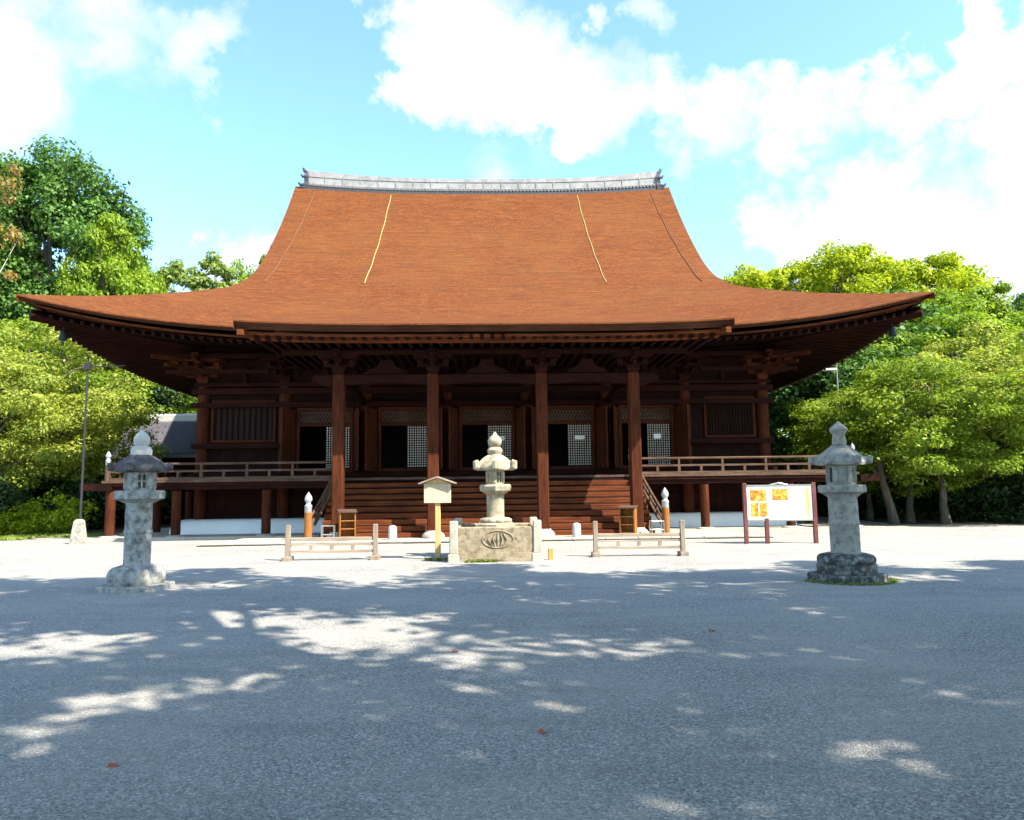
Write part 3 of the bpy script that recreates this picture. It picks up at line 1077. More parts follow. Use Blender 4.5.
def annroof(b):
    rings = []
    for x in (-6.6, 6.3):
        rings.append([(x, -4.2, 4.2), (x, -2, 5.2), (x, 0, 6.6), (x, 2, 5.2), (x, 4.2, 4.2), (x, 4.2, 4.0), (x, 0, 6.2), (x, -4.2, 4.0)])
    b.loft(rings)
    for i in range(52):
        x = -6.5 + 12.7 * i / 51
        b.tube([(x, -4.2, 4.23), (x, -2, 5.23), (x, -.1, 6.6)], .07, 6)


ar = part('roof', TILE_R, ann, annroof)
part('ridge', ST_WHITE, ar, lambda b: (b.box(-6.7, 6.4, -.2, .2, 6.5, 6.85), b.tube([(-6.75, 0, 6.9), (6.45, 0, 6.9)], .16, 8)))
part('beam', W_H, ann, lambda b: (b.box(-6, 5.7, -3.15, -3.003, 3.5, 3.75), b.box(-6, 5.7, -3.15, -3.003, 1.9, 2.1)))


# ------------------------------------------------------------------ stone lanterns
def hexring(r, z, n=6, rot=PI / 6): return [(r * math.cos(2 * PI * i / n + rot), r * math.sin(2 * PI * i / n + rot), z) for i in range(n)]


def lotus(b, r0, r1, z0, z1, n=12, sub=6):
    N = n * sub; rings = []
    for t in range(9):
        f = t / 8; z = z0 + (z1 - z0) * f
        base = (r0 * (.94 + .06 * min(1, f * 4)) if f < .45 else r1 + (r0 - r1) * math.sqrt(max(0, 1 - ((f - .45) / .55) ** 2)))
        ring = []
        for i in range(N):
            a = 2 * PI * i / N; w = abs(math.sin(a * n / 2))
            k = .93 + .07 * w ** .45 if f < .92 else 1.; ring.append((base * k * math.cos(a), base * k * math.sin(a), z))
        rings.append(ring)
    b.loft(rings)


def firebox(b, r, z0, z1, n=6, rot=PI / 6, win=True):
    h = z1 - z0
    b.loft([hexring(r, z0, n, rot), hexring(r, z0 + h * .14, n, rot)]); b.loft([hexring(r, z1 - h * .14, n, rot), hexring(r, z1, n, rot)])
    for i in range(n):
        a = 2 * PI * i / n + rot
        b.cbox((r * .88 * math.cos(a), r * .88 * math.sin(a), (z0 + z1) / 2), (r * .28, r * .34, h * .75), Matrix.Rotation(a, 3, 'Z'))
        a2 = a + PI / n
        rr = r * math.cos(PI / n) - .025
        c = Vector((rr * math.cos(a2), rr * math.sin(a2), (z0 + z1) / 2)); M = Matrix.Rotation(a2, 3, 'Z')
        if win and i % 2 == 0:
            b.cbox(c, (.03, r * .1, h * .74), M); b.cbox(c + Vector((0, 0, .0)), (.026, r, h * .08), M)
        elif i % 2: b.cbox(c, (.03, r, h * .74), M)
    b.lathe([(r * .45, z0 + h * .1), (r * .45, z1 - h * .1)], 6)


def hexroof(b, r, z0, z1, rt, curls=.09, flare=.05, n=6, rot=PI / 6, conc=1.6, curl_h=.1):
    rings = [hexring(r * .9, z0, n, rot)]
    sub = 8
    def fullring(rad, z, lift):
        out = []
        for i in range(n):
            a = Vector(hexring(rad, z, n, rot)[i]); c = Vector(hexring(rad, z, n, rot)[(i + 1) % n])
            for q in range(sub):
                f = q / sub; p = a.lerp(c, f); p.z += lift * abs(2 * f - 1) ** 2.2; out.append(p)
        return out
    rr = [fullring(r * .55, z0 - .0, 0), fullring(r * .97, z0 + .01, flare), fullring(r, z0 + .06, flare)]
    for t in range(1, 9):
        f = t / 8
        rad = r + (rt - r) * f
        z = z0 + .06 + (z1 - z0 - .06) * (f ** conc if conc > 1 else f ** conc)
        rr.append(fullring(rad, z, flare * (1 - f)))
    b.loft(rr)
    if curls:
        for i in range(n):
            a = 2 * PI * i / n + rot
            d = Vector((math.cos(a), math.sin(a), 0))
            b.tube([d * rt * 1.1 + Vector((0, 0, z1 - .04)), d * (r * .62) + Vector((0, 0, z0 + (z1 - z0) * .42)), d * (r * .98) + Vector((0, 0, z0 + .1))], [.035, .045, .05], 6)
            # curled end
            b.tube([d * (r * .9) + Vector((0, 0, z0 + .06)), d * (r * 1.04) + Vector((0, 0, z0 + .08)), d * (r * 1.06) + Vector((0, 0, z0 + .08 + curl_h)), d * (r * .95) + Vector((0, 0, z0 + .1 + curl_h))], [curls * .7, curls, curls * .9, curls * .5], 8)


def lantern_left():
    t = thing('stone_lantern', 'grey stone lantern left of the hall with dark rounded cap and pale onion finial', 'lantern', (-6.5, 12.95, 0), R(4))
    part('base_slab', ST_L, t, lambda b: b.loft([hexring(.62, -.01), hexring(.62, .07), hexring(.6, .09)]))
    part('lotus_base', ST_L, t, lambda b: lotus(b, .46, .26, .085, .41), True)
    part('shaft', ST_L, t, lambda b: b.lathe([(.225, .41), (.215, .44), (.215, .94), (.228, .955), (.228, .995), (.215, 1.01), (.212, 1.44), (.22, 1.47)], 28), True)
    part('platform', ST_L, t, lambda b: b.loft([hexring(.24, 1.465), hexring(.3, 1.5), hexring(.41, 1.54), hexring(.41, 1.66), hexring(.39, 1.68)]))
    part('firebox', ST_L, t, lambda b: firebox(b, .25, 1.675, 2.0))
    part('lantern_roof', ST_ROOF, t, lambda b: hexroof(b, .45, 1.99, 2.31, .15, .065, .03, conc=.75, curl_h=.05), True)
    part('finial', ST_WHITE, t, lambda b: b.lathe([(.15, 2.28), (.17, 2.3), (.175, 2.38), (.15, 2.44), (.1, 2.46), (.11, 2.48), (.135, 2.53), (.13, 2.6), (.09, 2.67), (.035, 2.72), (.004, 2.75)], 22), True)
    return t


def lantern_right():
    t = thing('stone_lantern', 'grey stone lantern right of the information board with a black lotus base', 'lantern', (5.7, 12.9, 0), R(12))
    part('base_slab', ST_DARK, t, lambda b: b.loft([hexring(.64, -.01), hexring(.64, .1), hexring(.62, .12)]))
    part('lotus_base', ST_DARK, t, lambda b: (b.loft([hexring(.48, .115), hexring(.48, .28), hexring(.45, .3)]), lotus(b, .47, .32, .28, .46, 14)), True)
    part('shaft', ST_R, t, lambda b: b.lathe([(.25, .45), (.24, .48), (.24, .93), (.252, .945), (.252, .985), (.24, 1.0), (.235, 1.4), (.245, 1.43)], 28), True)
    part('platform', ST_R, t, lambda b: b.loft([hexring(.26, 1.42), hexring(.3, 1.46), hexring(.39, 1.5), hexring(.39, 1.6), hexring(.37, 1.62)]))
    part('firebox', ST_R, t, lambda b: firebox(b, .24, 1.615, 1.97, win=False))
    part('lantern_roof', ST_R, t, lambda b: hexroof(b, .45, 1.95, 2.32, .11, .06, .03, conc=.9, curl_h=.05), True)
    part('finial', ST_R, t, lambda b: b.lathe([(.12, 2.32), (.115, 2.4), (.1, 2.49), (.105, 2.5), (.155, 2.575), (.15, 2.6), (.07, 2.675), (.004, 2.73)], 16), True)
    return t


lantern_left(); lantern_right()

PLX, PLY = -.43, 18.0
enc = thing('stone_enclosure', 'low square stone enclosure with an oval crest carved on its front slab', 'stone fence', (PLX, PLY, 0), R(1))


def plinth_panel(b, M):
    bb = MB(); bb.cham(-.88, .88, -.09, .09, .2, .78, .02); bb.box(-1.0, 1.0, -.14, .14, .0, .2)
    b.add([M @ Vector(p) for p in bb.v], bb.f)


for k in range(4):
    M = Matrix.Rotation(k * PI / 2, 4, 'Z') @ Matrix.Translation((0, -.92, 0))
    pp = part('stone_slab', ST_PL, enc, lambda b: plinth_panel(b, M))
    if k == 0:
        def oval(b):
            n = 40; pts = [(.35 * math.cos(2 * PI * i / n) + .05, -1.015, .5 + .19 * math.sin(2 * PI * i / n)) for i in range(n + 1)]
            b.tube(pts, .014, 6)
            for q in range(-2, 3):
                b.tube([(.05 + q * .05, -1.012, .32), (.05 + q * .11, -1.03, .5), (.05 + q * .05, -1.012, .66)], [.008, .02, .008], 6)
        part('oval_crest', ST_PL, pp, oval, True)
    c = Matrix.Rotation(k * PI / 2, 4, 'Z') @ Vector((-.95, -.95, 0))
    po = part('corner_post', ST_PALE, enc, lambda b: b.cham(c.x - .095, c.x + .095, c.y - .095, c.y + .095, 0, .92, .02))
    part('post_foot', ST_PALE, po, lambda b: b.cham(c.x - .13, c.x + .13, c.y - .13, c.y + .13, 0, .18, .02))
part('fill_stone', ST_PALE, enc, lambda b: (b.box(-.78, .78, -.78, .78, 0, .5)))

lc = thing('stone_lantern', 'pale sunlit stone lantern with upturned roof standing inside the central stone enclosure', 'lantern', (PLX, PLY, .5), R(2))
part('lotus_base', ST_C, lc, lambda b: (b.loft([hexring(.52, 0), hexring(.52, .3), hexring(.46, .34)]), lotus(b, .4, .26, .34, .46)), True)
part('shaft', ST_C, lc, lambda b: b.lathe([(.22, .45), (.21, .49), (.21, .98), (.22, 1.0)], 26), True)
part('platform', ST_C, lc, lambda b: b.loft([hexring(.22, .99), hexring(.34, 1.06), hexring(.42, 1.1), hexring(.44, 1.2), hexring(.4, 1.25)]), True)
part('firebox', ST_C, lc, lambda b: firebox(b, .235, 1.245, 1.6))
part('lantern_roof', ST_C, lc, lambda b: hexroof(b, .5, 1.58, 1.98, .16, .085, .06, conc=.7, curl_h=.12), True)
part('finial', ST_C, lc, lambda b: b.lathe([(.13, 1.96), (.17, 2.0), (.19, 2.07), (.15, 2.14), (.1, 2.16), (.15, 2.2), (.17, 2.27), (.17, 2.32), (.12, 2.4), (.05, 2.46), (.04, 2.5), (.004, 2.53)], 20), True)

# ------------------------------------------------------------------ roofed notice
ns = thing('notice_board', 'small roofed wooden notice board on a single pole by the stone enclosure', 'sign', (-1.79, 17.7, 0), R(-2))
part('pole', W_NOTICE, ns, lambda b: b.cham(-.06, .06, -.05, .05, -.05, 1.75, .01))
part('panel', W_NPANEL, ns, lambda b: b.cham(-.32, .32, -.09, -.052, 1.33, 1.78, .008))


def nroof(b):
    for s in (1, -1):
        b.add([(0, -.2, 1.92), (s * .43, -.2, 1.77), (s * .43, .16, 1.77), (0, .16, 1.92), (0, -.2, 1.955), (s * .44, -.2, 1.8), (s * .44, .16, 1.8), (0, .16, 1.955)],
              [(0, 1, 2, 3), (4, 5, 6, 7), (0, 1, 5, 4), (1, 2, 6, 5), (2, 3, 7, 6), (3, 0, 4, 7)])


part('roof', W_PALE, ns, nroof)
part('gable_board', W_NOTICE, ns, lambda b: b.prism([(-.3, 1.785), (.3, 1.785), (0, 1.905)], 'y', -.1, -.05))

# ------------------------------------------------------------------ information board
ib = thing('information_board', 'wide white information board with orange photographs on maroon posts', 'sign', (7.6, 21.3, 0), R(-3))
for x in (-.97, -.38, .97):
    part('leg', W_MAROON, ib, lambda b: b.cham(x - .055, x + .055, -.055, .055, 0, 1.72 if abs(x) > .5 else .72, .01))
part('panel', WHITE, ib, lambda b: b.box(-.91, .91, -.03, .03, .68, 1.62))
part('top_rail', STEEL, ib, lambda b: (b.box(-.912, .912, -.045, .04, 1.622, 1.665), b.tube([(-.25, 0, 1.66), (0, 0, 1.715), (.25, 0, 1.66)], .02, 6)))
part('bottom_rail', STEEL, ib, lambda b: b.box(-.912, .912, -.045, .04, .635, .678))


def photo_mat(name, sc, seed):
    m, nt, b, o = new_mat(name)
    n = tex_noise(nt, mapped(nt, (sc, 1, sc)), 3.0 + seed, 6, .7)
    c = ramp_node(nt, n, [(.32, (.12, .02, .01)), (.47, (.62, .16, .02)), (.58, (.8, .38, .05)), (.7, (.75, .6, .3))])
    nt.links.new(c, b.inputs['Base Color']); b.inputs['Roughness'].default_value = .35
    return m


for q, (x0, x1, z0, z1) in enumerate(((-.82, -.36, 1.2, 1.52), (-.82, -.6, .76, 1.16), (-.57, -.36, .76, 1.16), (-.2, .24, 1.22, 1.54))):
    part('printed_photograph', photo_mat('autumn_print', 2.2, q), ib, lambda b: b.box(x0, x1, -.035, -.031, z0, z1))
part('orange_strip', plain('orange_print', (.75, .45, .12)), ib, lambda b: b.box(.74, .83, -.035, -.031, .76, 1.58))


# ------------------------------------------------------------------ low wooden barriers
def barrier(label, loc, rz):
    t = thing('low_barrier', label, 'barrier', loc, rz, 'low wooden barriers')
    for x in (-1.04, 1.04):
        p = part('post', W_PALE_V, t, lambda b: b.cham(x - .055, x + .055, -.055, .055, 0, .84, .012))
        part('foot', W_PALE_V, p, lambda b: b.cham(x - .1, x + .1, -.2, .2, 0, .1, .012))
    part('top_rail', W_PALE, t, lambda b: b.cham(-.98, .98, -.03, .03, .46, .54, .008))
    part('bottom_rail', W_PALE, t, lambda b: b.cham(-.98, .98, -.03, .03, .17, .24, .008))
    part('middle_rail', W_PALE, t, lambda b: b.cham(-.98, .98, -.025, .025, .345, .385, .006))
    for x in (-.5, 0, .5):
        part('strut', W_PALE_V, t, lambda b: b.box(x - .04, x + .04, -.022, .022, .242, .344))
    return t


barrier('low pale wooden barrier left of the roofed notice board', (-4.36, 17.95, 0), R(2))
barrier('low pale wooden barrier right of the stone enclosure', (3.0, 17.95, 0), R(-1))

# ------------------------------------------------------------------ small things by the stairs
for (x, y, lab) in ((-3.98, 24.6, 'short white stone bollard in front of the left steps'), (2.08, 24.7, 'short white stone bollard in front of the sunlit right steps')):
    t = tag(part('stone_bollard', ST_WHITE, None, lambda b: b.lathe([(.145, 0), (.14, .42), (.12, .47), (.07, .5), (.004, .51)], 16), True), lab, 'bollard', 'white stone bollards')
    t.location = (x, y, 0)


def rack(label, loc, rz):
    t = thing('shoe_rack', label, 'rack', loc, rz, 'shoe racks at the porch')
    for x in (-.24, .24): part('side_panel', W_ORANGE, t, lambda b: b.box(x - .02, x + .02, -.16, .16, 0, .92))
    for z in (.1, .36, .62): part('shelf', W_ORANGE, t, lambda b: b.box(-.22, .22, -.155, .155, z, z + .03))
    part('back_panel', W_ORANGE, t, lambda b: b.box(-.22, .22, .13, .155, .13, .92))
    M = Matrix.Rotation(R(10), 3, 'X')
    part('top', W_RAIL, t, lambda b: b.cbox((0, -.02, .95), (.6, .42, .03), M))
    return t


rack('small open wooden shelf rack beside the left porch pillar', hl(-4.62, KY - .62, .05), R(20))
rack('small open wooden shelf rack beside the right porch pillar', hl(4.62, KY - .62, .05), R(-24))


def stand(label, loc):
    t = thing('metal_stand', label, 'stand', loc, R(5), 'metal stands at the porch')
    for x in (-.2, .2):
        for y in (-.14, .14): part('leg', STEEL, t, lambda b: b.tube([(x, y, 0), (x, y, .5)], .016, 6))
    part('top', STEEL, t, lambda b: b.tube([(-.2, -.14, .48), (.2, -.14, .48), (.2, .14, .48), (-.2, .14, .48), (-.2, -.14, .48)], .016, 6))
    for y in (-.14, .14): part('cross_bar', STEEL, t, lambda b: b.tube([(-.2, y, .2), (.2, y, .2)], .016, 6))
    return t


stand('small tubular metal stand at the foot of the left porch pillar', hl(-5.2, KY - .75, .05))
stand('small tubular metal stand at the foot of the right porch pillar', hl(5.55, KY - .7, .05))
t = tag(part('marker_stake', plain('yellow_paint', (.36, .25, .07)), None, lambda b: b.cham(-.06, .06, -.05, .05, 0, .26, .012)), 'small yellow stake on gravel right of the stone enclosure', 'stake')
t.location = (.85, 17.3, 0)
# left thin pole with stone foot, right pole
t = thing('stone_post', 'short tapered grey stone post at the left edge of the courtyard', 'stone post', (-14.65, 25.2, 0))
part('shaft', ST_R, t, lambda b: b.loft([[(-.2, -.2, 0), (.2, -.2, 0), (.2, .2, 0), (-.2, .2, 0)], [(-.12, -.13, .75), (.13, -.12, .75), (.13, .12, .75), (-.12, .12, .75)], [(-.07, -.07, .82), (.08, -.07, .82), (.08, .07, .82), (-.07, .07, .82)]]))
t = thing('thin_pole', 'thin black metal pole with a short arm before the left trees', 'pole', (-15.2, 26.2, 0))
part('mast', BLACKM, t, lambda b: b.tube([(0, 0, 0), (0, 0, 6.6)], [.045, .03], 8))
part('arm', BLACKM, t, lambda b: (b.tube([(-.15, 0, 6.2), (1.3, .1, 6.25)], .018, 6), b.box(-.1, .1, -.06, .06, 6.1, 6.35)))
t = thing('thin_pole', 'slim grey pole with white side arm rising behind the right eave', 'pole', (16.0, 36.0, 0))
part('mast', STEEL, t, lambda b: b.tube([(0, 0, 0), (0, 0, 8.2)], [.06, .04], 8))
part('arm', WHITE, t, lambda b: b.tube([(-.95, 0, 7.3), (.0, 0, 7.32)], .06, 8))


# ------------------------------------------------------------------ vegetation
def leaves_mesh(name, clumps, size, seed, up=.5, outw=.6, aspect=.62, m=None, shell=.55):
    rng = np.random.default_rng(seed)
    P_, N_, S_ = [], [], []
    for (c, r, n) in clumps:
        d = rng.normal(size=(n, 3)); d /= np.linalg.norm(d, axis=1)[:, None]
        rad = shell + (1 - shell) * rng.random(n) ** .6
        rad *= 1 + .18 * rng.normal(size=n)
        P_.append(np.array(c) + d * rad[:, None] * np.array(r))
        nn = d * outw + np.array([0, 0, up]) + rng.normal(size=(n, 3)) * .42
        N_.append(nn)
        S_.append(size * (.65 + .7 * rng.random(n)))
    p = np.concatenate(P_); n = np.concatenate(N_); sz = np.concatenate(S_)[:, None]
    n /= np.linalg.norm(n, axis=1)[:, None] + 1e-9
    a = np.cross(n, rng.normal(size=n.shape)); a /= np.linalg.norm(a, axis=1)[:, None] + 1e-9
    b = np.cross(n, a)
    k = len(p)
    droop = n * sz * .12
    V = np.empty((k, 4, 3))
    V[:, 0] = p - a * sz * .5 - droop; V[:, 1] = p - b * sz * aspect * .5; V[:, 2] = p + a * sz * .5 - droop; V[:, 3] = p + b * sz * aspect * .5
    me = bpy.data.meshes.new(name)
    me.vertices.add(k * 4); me.loops.add(k * 4); me.polygons.add(k)
    me.vertices.foreach_set('co', V.astype(np.float32).ravel())
    me.loops.foreach_set('vertex_index', np.arange(k * 4, dtype=np.int32))
    me.polygons.foreach_set('loop_start', np.arange(0, k * 4, 4, dtype=np.int32))
    me.polygons.foreach_set('loop_total', np.full(k, 4, dtype=np.int32))
    me.update(calc_edges=True)
    me.materials.append(m or L_EVER)
    return me


def trunk_mesh(name, h, r, crown_c, targets, seed, m, lean=(0, 0), fork=.35):
    rd = random.Random(seed); b = MB()
    top = Vector((lean[0], lean[1], h))
    pts, rr = [], []
    for i in range(9):
        f = i / 8
        p = Vector((lean[0] * f ** 1.3, lean[1] * f ** 1.3, h * f)) + Vector((rd.uniform(-1, 1), rd.uniform(-1, 1), 0)) * r * .5 * (f > 0)
        pts.append(p); rr.append(r * (1.35 if i == 0 else 1 - .75 * f))
    b.tube(pts, rr, 10)
    for tg in targets:
        tg = Vector(tg)
        f = min(.97, max(fork, tg.z / h * .75 - .05 + rd.uniform(-.08, .05)))
        k = min(7, int(f * 8)); s = pts[k].lerp(pts[k + 1], f * 8 - k)
        mid = s.lerp(tg, .5) + Vector((0, 0, .12 * (tg - s).length * rd.uniform(-.2, 1)))
        r0 = r * (1 - .75 * f) * .6
        b.tube([s, s.lerp(mid, .5), mid, mid.lerp(tg, .55), tg], [r0, r0 * .8, r0 * .6, r0 * .42, r0 * .2], 6)
    me = b.build(name, m, None, True)
    d = me.data; bpy.data.objects.remove(me)
    return d


def broadleaf(name, h, cr, cz, nclump, nleaf, size, seed, lm, bark=BARK, clump_r=.26, flat=.75, r=.35, up=.5, lean=(0, 0), skew=0., inner=.35):
    rd = random.Random(seed); cl = []
    for i in range(nclump):
        while True:
            d = Vector((rd.uniform(-1, 1), rd.uniform(-1, 1), rd.uniform(-1, 1)))
            if inner < d.length < 1: break
        # rounder above, ragged below
        wob = 1 + .16 * math.sin(3 * math.atan2(d.y, d.x) + seed) + .1 * math.sin(5 * d.z + seed)
        c = Vector((d.x * cr[0] * wob + lean[0], d.y * cr[1] * wob + lean[1], cz + d.z * cr[2]))
        q = clump_r * rd.uniform(.6, 1.25) * min(cr[0], cr[1])
        cl.append((c, (q * rd.uniform(.8, 1.2), q * rd.uniform(.8, 1.2), q * flat), max(8, int(nleaf * rd.uniform(.6, 1.3)))))
    cm = leaves_mesh(name + '_crown', cl, size, seed, up=up, m=lm)
    tg = [c for c, _, _ in rd.sample(cl, min(26 if nclump > 60 else 7, len(cl)))]
    tm = trunk_mesh(name + '_trunk', min(h, cz + cr[2] * .5), r, None, tg, seed, bark, lean)
    return tm, cm


def place_tree(name, meshes, label, cat, loc, rz=0., sc=(1, 1, 1), lm=None, group=None, bark=None):
    t = thing(name, label, cat, loc, rz, group)
    t.scale = sc if isinstance(sc, tuple) else (sc,) * 3
    for nm, me in zip(('trunk', 'crown'), meshes):
        o = bpy.data.objects.new(nm, me); COL.objects.link(o); o.parent = t
        mm = lm if nm == 'crown' else bark
        if mm is not None:
            o.material_slots[0].link = 'OBJECT'; o.material_slots[0].material = mm
    return t


T_BIG = broadleaf('broad', 26, (6.8, 6.8, 8.2), 17, 170, 420, .31, 3, L_EVER, clump_r=.2, r=.5)
T_BIG2 = broadleaf('broad2', 20, (5.0, 5.0, 7.0), 13, 120, 320, .32, 8, L_EVER2, clump_r=.2, r=.35)
T_ROUND = broadleaf('round', 19, (6.0, 6.0, 5.6), 13.2, 190, 300, .27, 12, L_YG, clump_r=.17, r=.35, flat=.65)
T_ROUND2 = broadleaf('round2', 18, (5.4, 5.4, 6.0), 12, 170, 290, .27, 15, L_YG, clump_r=.17, r=.3, flat=.65)
T_SPARSE = broadleaf('sparse', 24, (4.6, 4.6, 5.2), 18.5, 46, 70, .34, 21, L_RUST, BARK_PALE, clump_r=.2, r=.22, flat=.55)
T_SLIM = broadleaf('slim', 24, (2.1, 2.1, 9.0), 15, 80, 110, .4, 25, L_FAR, clump_r=.32, r=.25)
T_MAPLE = broadleaf('maple', 9, (5.0, 4.4, 3.7), 5.2, 92, 340, .155, 31, L_MAPLE, clump_r=.2, flat=.42, r=.2, up=.75)
T_MAPLE2 = broadleaf('maple2', 8, (4.4, 4.2, 3.2), 4.6, 84, 330, .15, 37, L_MAPLE, clump_r=.2, flat=.42, r=.18, up=.75, lean=(-.6, 0))
T_WOOD = broadleaf('wood', 15, (5.0, 5.0, 6.6), 8.6, 110, 170, .42, 41, L_DARK, clump_r=.26, r=.3)
T_BUSH = broadleaf('bush', 1.6, (1.5, 1.3, .95), 1.0, 40, 110, .16, 47, L_DARK, clump_r=.36, r=.05)
T_BUSH2 = broadleaf('bush2', 1.3, (1.2, 1.2, .7), .8, 34, 110, .14, 49, L_GRASS, clump_r=.38, r=.04)


def px(x, d): return (x - 512) / 740 * d


# left
place_tree('evergreen_tree', T_BIG, 'huge dark green rounded tree towering over everything on the left', 'tree', (px(36, 55), 55, 0), .3, (1.0, 1, 1.13), L_EVER)
place_tree('evergreen_tree', T_BIG, 'tall dark evergreen cut by the left edge of the picture, behind the rusty tree', 'tree', (px(-60, 56), 57, 0), 2.0, (1, 1, 1.13), L_EVER)
place_tree('broadleaf_tree', T_BIG2, 'tall fresh green tree at the right shoulder of the huge dark tree', 'tree', (px(104, 51), 51, 0), .9, (.66, .66, 1.08), L_EVER2)
place_tree('broadleaf_tree', T_SPARSE, 'thin rusty brown tree with pale bare trunks at the left edge', 'tree', (px(-42, 47), 47, 0), 1.9, (.72, .72, 1.06), L_RUST)
for i, (x, d, s, lab) in enumerate(((163, 72, 1.08, 'slim greyish green tree above the left roof slope, leftmost of the far row'), (187, 70, 1.02, 'slim greyish green tree above the left roof slope, middle of the far row'), (212, 71, 1.09, 'slim greyish green tree above the left roof slope, rightmost of the far row'))):
    place_tree('slim_tree', T_SLIM, lab, 'tree', (px(x, d), d, 0), i * 1.3, (1, 1, s), L_FAR, 'slim trees far behind the left roof')
place_tree('broadleaf_tree', T_BIG2, 'green treetop peeping over the roof left of the upper slope', 'tree', (px(262, 76), 76, 0), 1.7, (.8, .8, 1.42), L_EVER2)
mp = [(25, 36, 1.18, 'pale yellow green maple overhanging the left edge of the courtyard', L_MAPLE2), (62, 37.5, .98, 'pale green maple behind the thin black pole', L_MAPLE2),
      (150, 53, 1.45, 'green maple between the left pole and the hall', L_MAPLE), (-30, 33, 1.05, 'pale maple mostly outside the left edge, nearest of the left maples', L_MAPLE2), (60, 44, 1.35, 'taller green maple behind the pale left maples', L_MAPLE)]
for i, (x, d, s, lab, lm) in enumerate(mp):
    place_tree('maple_tree', T_MAPLE if i % 2 == 0 else T_MAPLE2, lab, 'tree', (px(x, d), d, 0), i * 1.1, (s, s, s * (1.06 if i != 2 else .95)), lm, 'maples on the left')
# right
yg = [(772, 52, T_ROUND2, .96, 'bright yellow green tree rising just right of the upper roof'), (846, 54, T_ROUND, 1.0, 'bright yellow green tree, middle crown above the right roof slope'),
      (925, 53, T_ROUND, .96, 'bright yellow green tree above the tip of the right eave'), (985, 47, T_ROUND2, .8, 'lower green tree right of the right eave tip')]
for i, (x, d, T, s, lab) in enumerate(yg):
    place_tree('broadleaf_tree', T, lab, 'tree', (px(x, d), d, 0), 1.9 * i, (s, s, s * 1.02), L_YG if i < 3 else L_EVER2, 'yellow green trees on the right')
place_tree('evergreen_tree', T_WOOD, 'dark green tree under the tip of the right eave', 'tree', (px(905, 44), 44, 0), .2, (.85, .85, .86), L_EVER)
place_tree('evergreen_tree', T_WOOD, 'dark tree close behind the right end of the hall', 'tree', (px(820, 43), 43, 0), 1.2, (.75, .75, .78), L_EVER)
place_tree('evergreen_tree', T_WOOD, 'dark bushy tree between the right eave and the maples', 'tree', (px(865, 40), 40, 0), 2.2, (.7, .7, .62), L_EVER)
place_tree('evergreen_tree', T_BIG2, 'dark evergreen at the far right edge behind the yellow green trees', 'tree', (px(1020, 60), 60, 0), .7, (.9, .9, .86), L_EVER)
rm = [(940, 30.8, T_MAPLE2, .92, .5, 'layered light green maple right of the right stone lantern', L_MAPLE), (905, 32.2, T_MAPLE, .8, 2.0, 'light green maple with leaning trunk close behind the right stone lantern', L_MAPLE),
      (1000, 33.5, T_MAPLE, 1.0, 3.3, 'broad yellowish maple at the right edge of the courtyard', L_MAPLE2), (960, 38, T_MAPLE, 1.22, 4.4, 'taller green maple behind the right maples', L_EVER2), (1075, 31, T_MAPLE2, 1.05, 1.1, 'maple mostly outside the right edge', L_MAPLE2),
      (865, 35.5, T_MAPLE2, .82, 5.2, 'light green maple beside the right end of the veranda', L_MAPLE)]
for i, (x, d, T, s, rz, lab, lm) in enumerate(rm):
    place_tree('maple_tree', T, lab, 'tree', (px(x, d), d, 0), rz, (s, s, s), lm, 'maples on the right')
b = MB(); b.tube([(0, 0, -.1), (-.12, 0, .7), (-.3, .05, 1.5), (-.42, .05, 2.3), (-.5, .1, 3.4)], [.24, .17, .15, .12, .07], 10)
b.tube([(-.42, .05, 2.2), (0, .3, 3.0), (.3, .5, 3.6)], [.09, .06, .03], 8)
b.tube([(-.35, .05, 1.8), (-.9, .2, 2.6), (-1.3, .2, 3.3)], [.08, .05, .02], 8)
o = b.build('tree_trunk', BARK, None, True)
T_STEM = (o.data, leaves_mesh('stem_crown', [((-.5 + 1.1 * math.cos(i * 2.4), .1 + .9 * math.sin(i * 2.4), 3.1 + .13 * (i % 9)), (.6, .6, .16), 130) for i in range(16)], .18, 77, up=1.3, m=L_MAPLE))
bpy.data.objects.remove(o)
place_tree('maple_tree', T_STEM, 'small maple with slanting bare trunk right behind the right lantern', 'tree', (px(889, 31), 31, 0), 0, (1, 1, 1), L_MAPLE, 'maples on the right')

# the wood further back
rd = random.Random(5)
for side in (-1, 1):
    for i in range(15):
        row = i % 3
        d = (47, 58, 74)[row] + rd.uniform(-3, 3)
        x = side * (d * .47 + (i // 3) * (d * .085) + rd.uniform(-1, 1))
        if side < 0 and row == 0: x -= 1.5
        h = (.62, .8, 1.0)[row] * rd.uniform(.88, 1.1)
        if side > 0: h *= .9
        place_tree('evergreen_tree', T_WOOD, 'dark evergreen of the wood behind the left maples' if side < 0 else 'dark evergreen of the wood behind the right maples', 'tree',
                   (x, d, 0), rd.uniform(0, 6), (h * 1.1, h * 1.1, h), L_EVER if row else L_DARK, 'dark wood left of the hall' if side < 0 else 'dark wood right of the hall')
bu = [(8, 34, 1.1), (45, 36, 1.3), (90, 36, 1.3), (130, 40, 1.5), (20, 39, 1.6), (70, 40, 1.6), (160, 44, 1.5), (-20, 31, 1.2)]
for i, (x, d, s) in enumerate(bu):
    place_tree('shrub', T_BUSH, 'dark green shrub in the shade under the left maples', 'shrub', (px(x, d), d, 0), i * 1.4, (s, s, s), L_DARK, 'shrubs under the left maples')
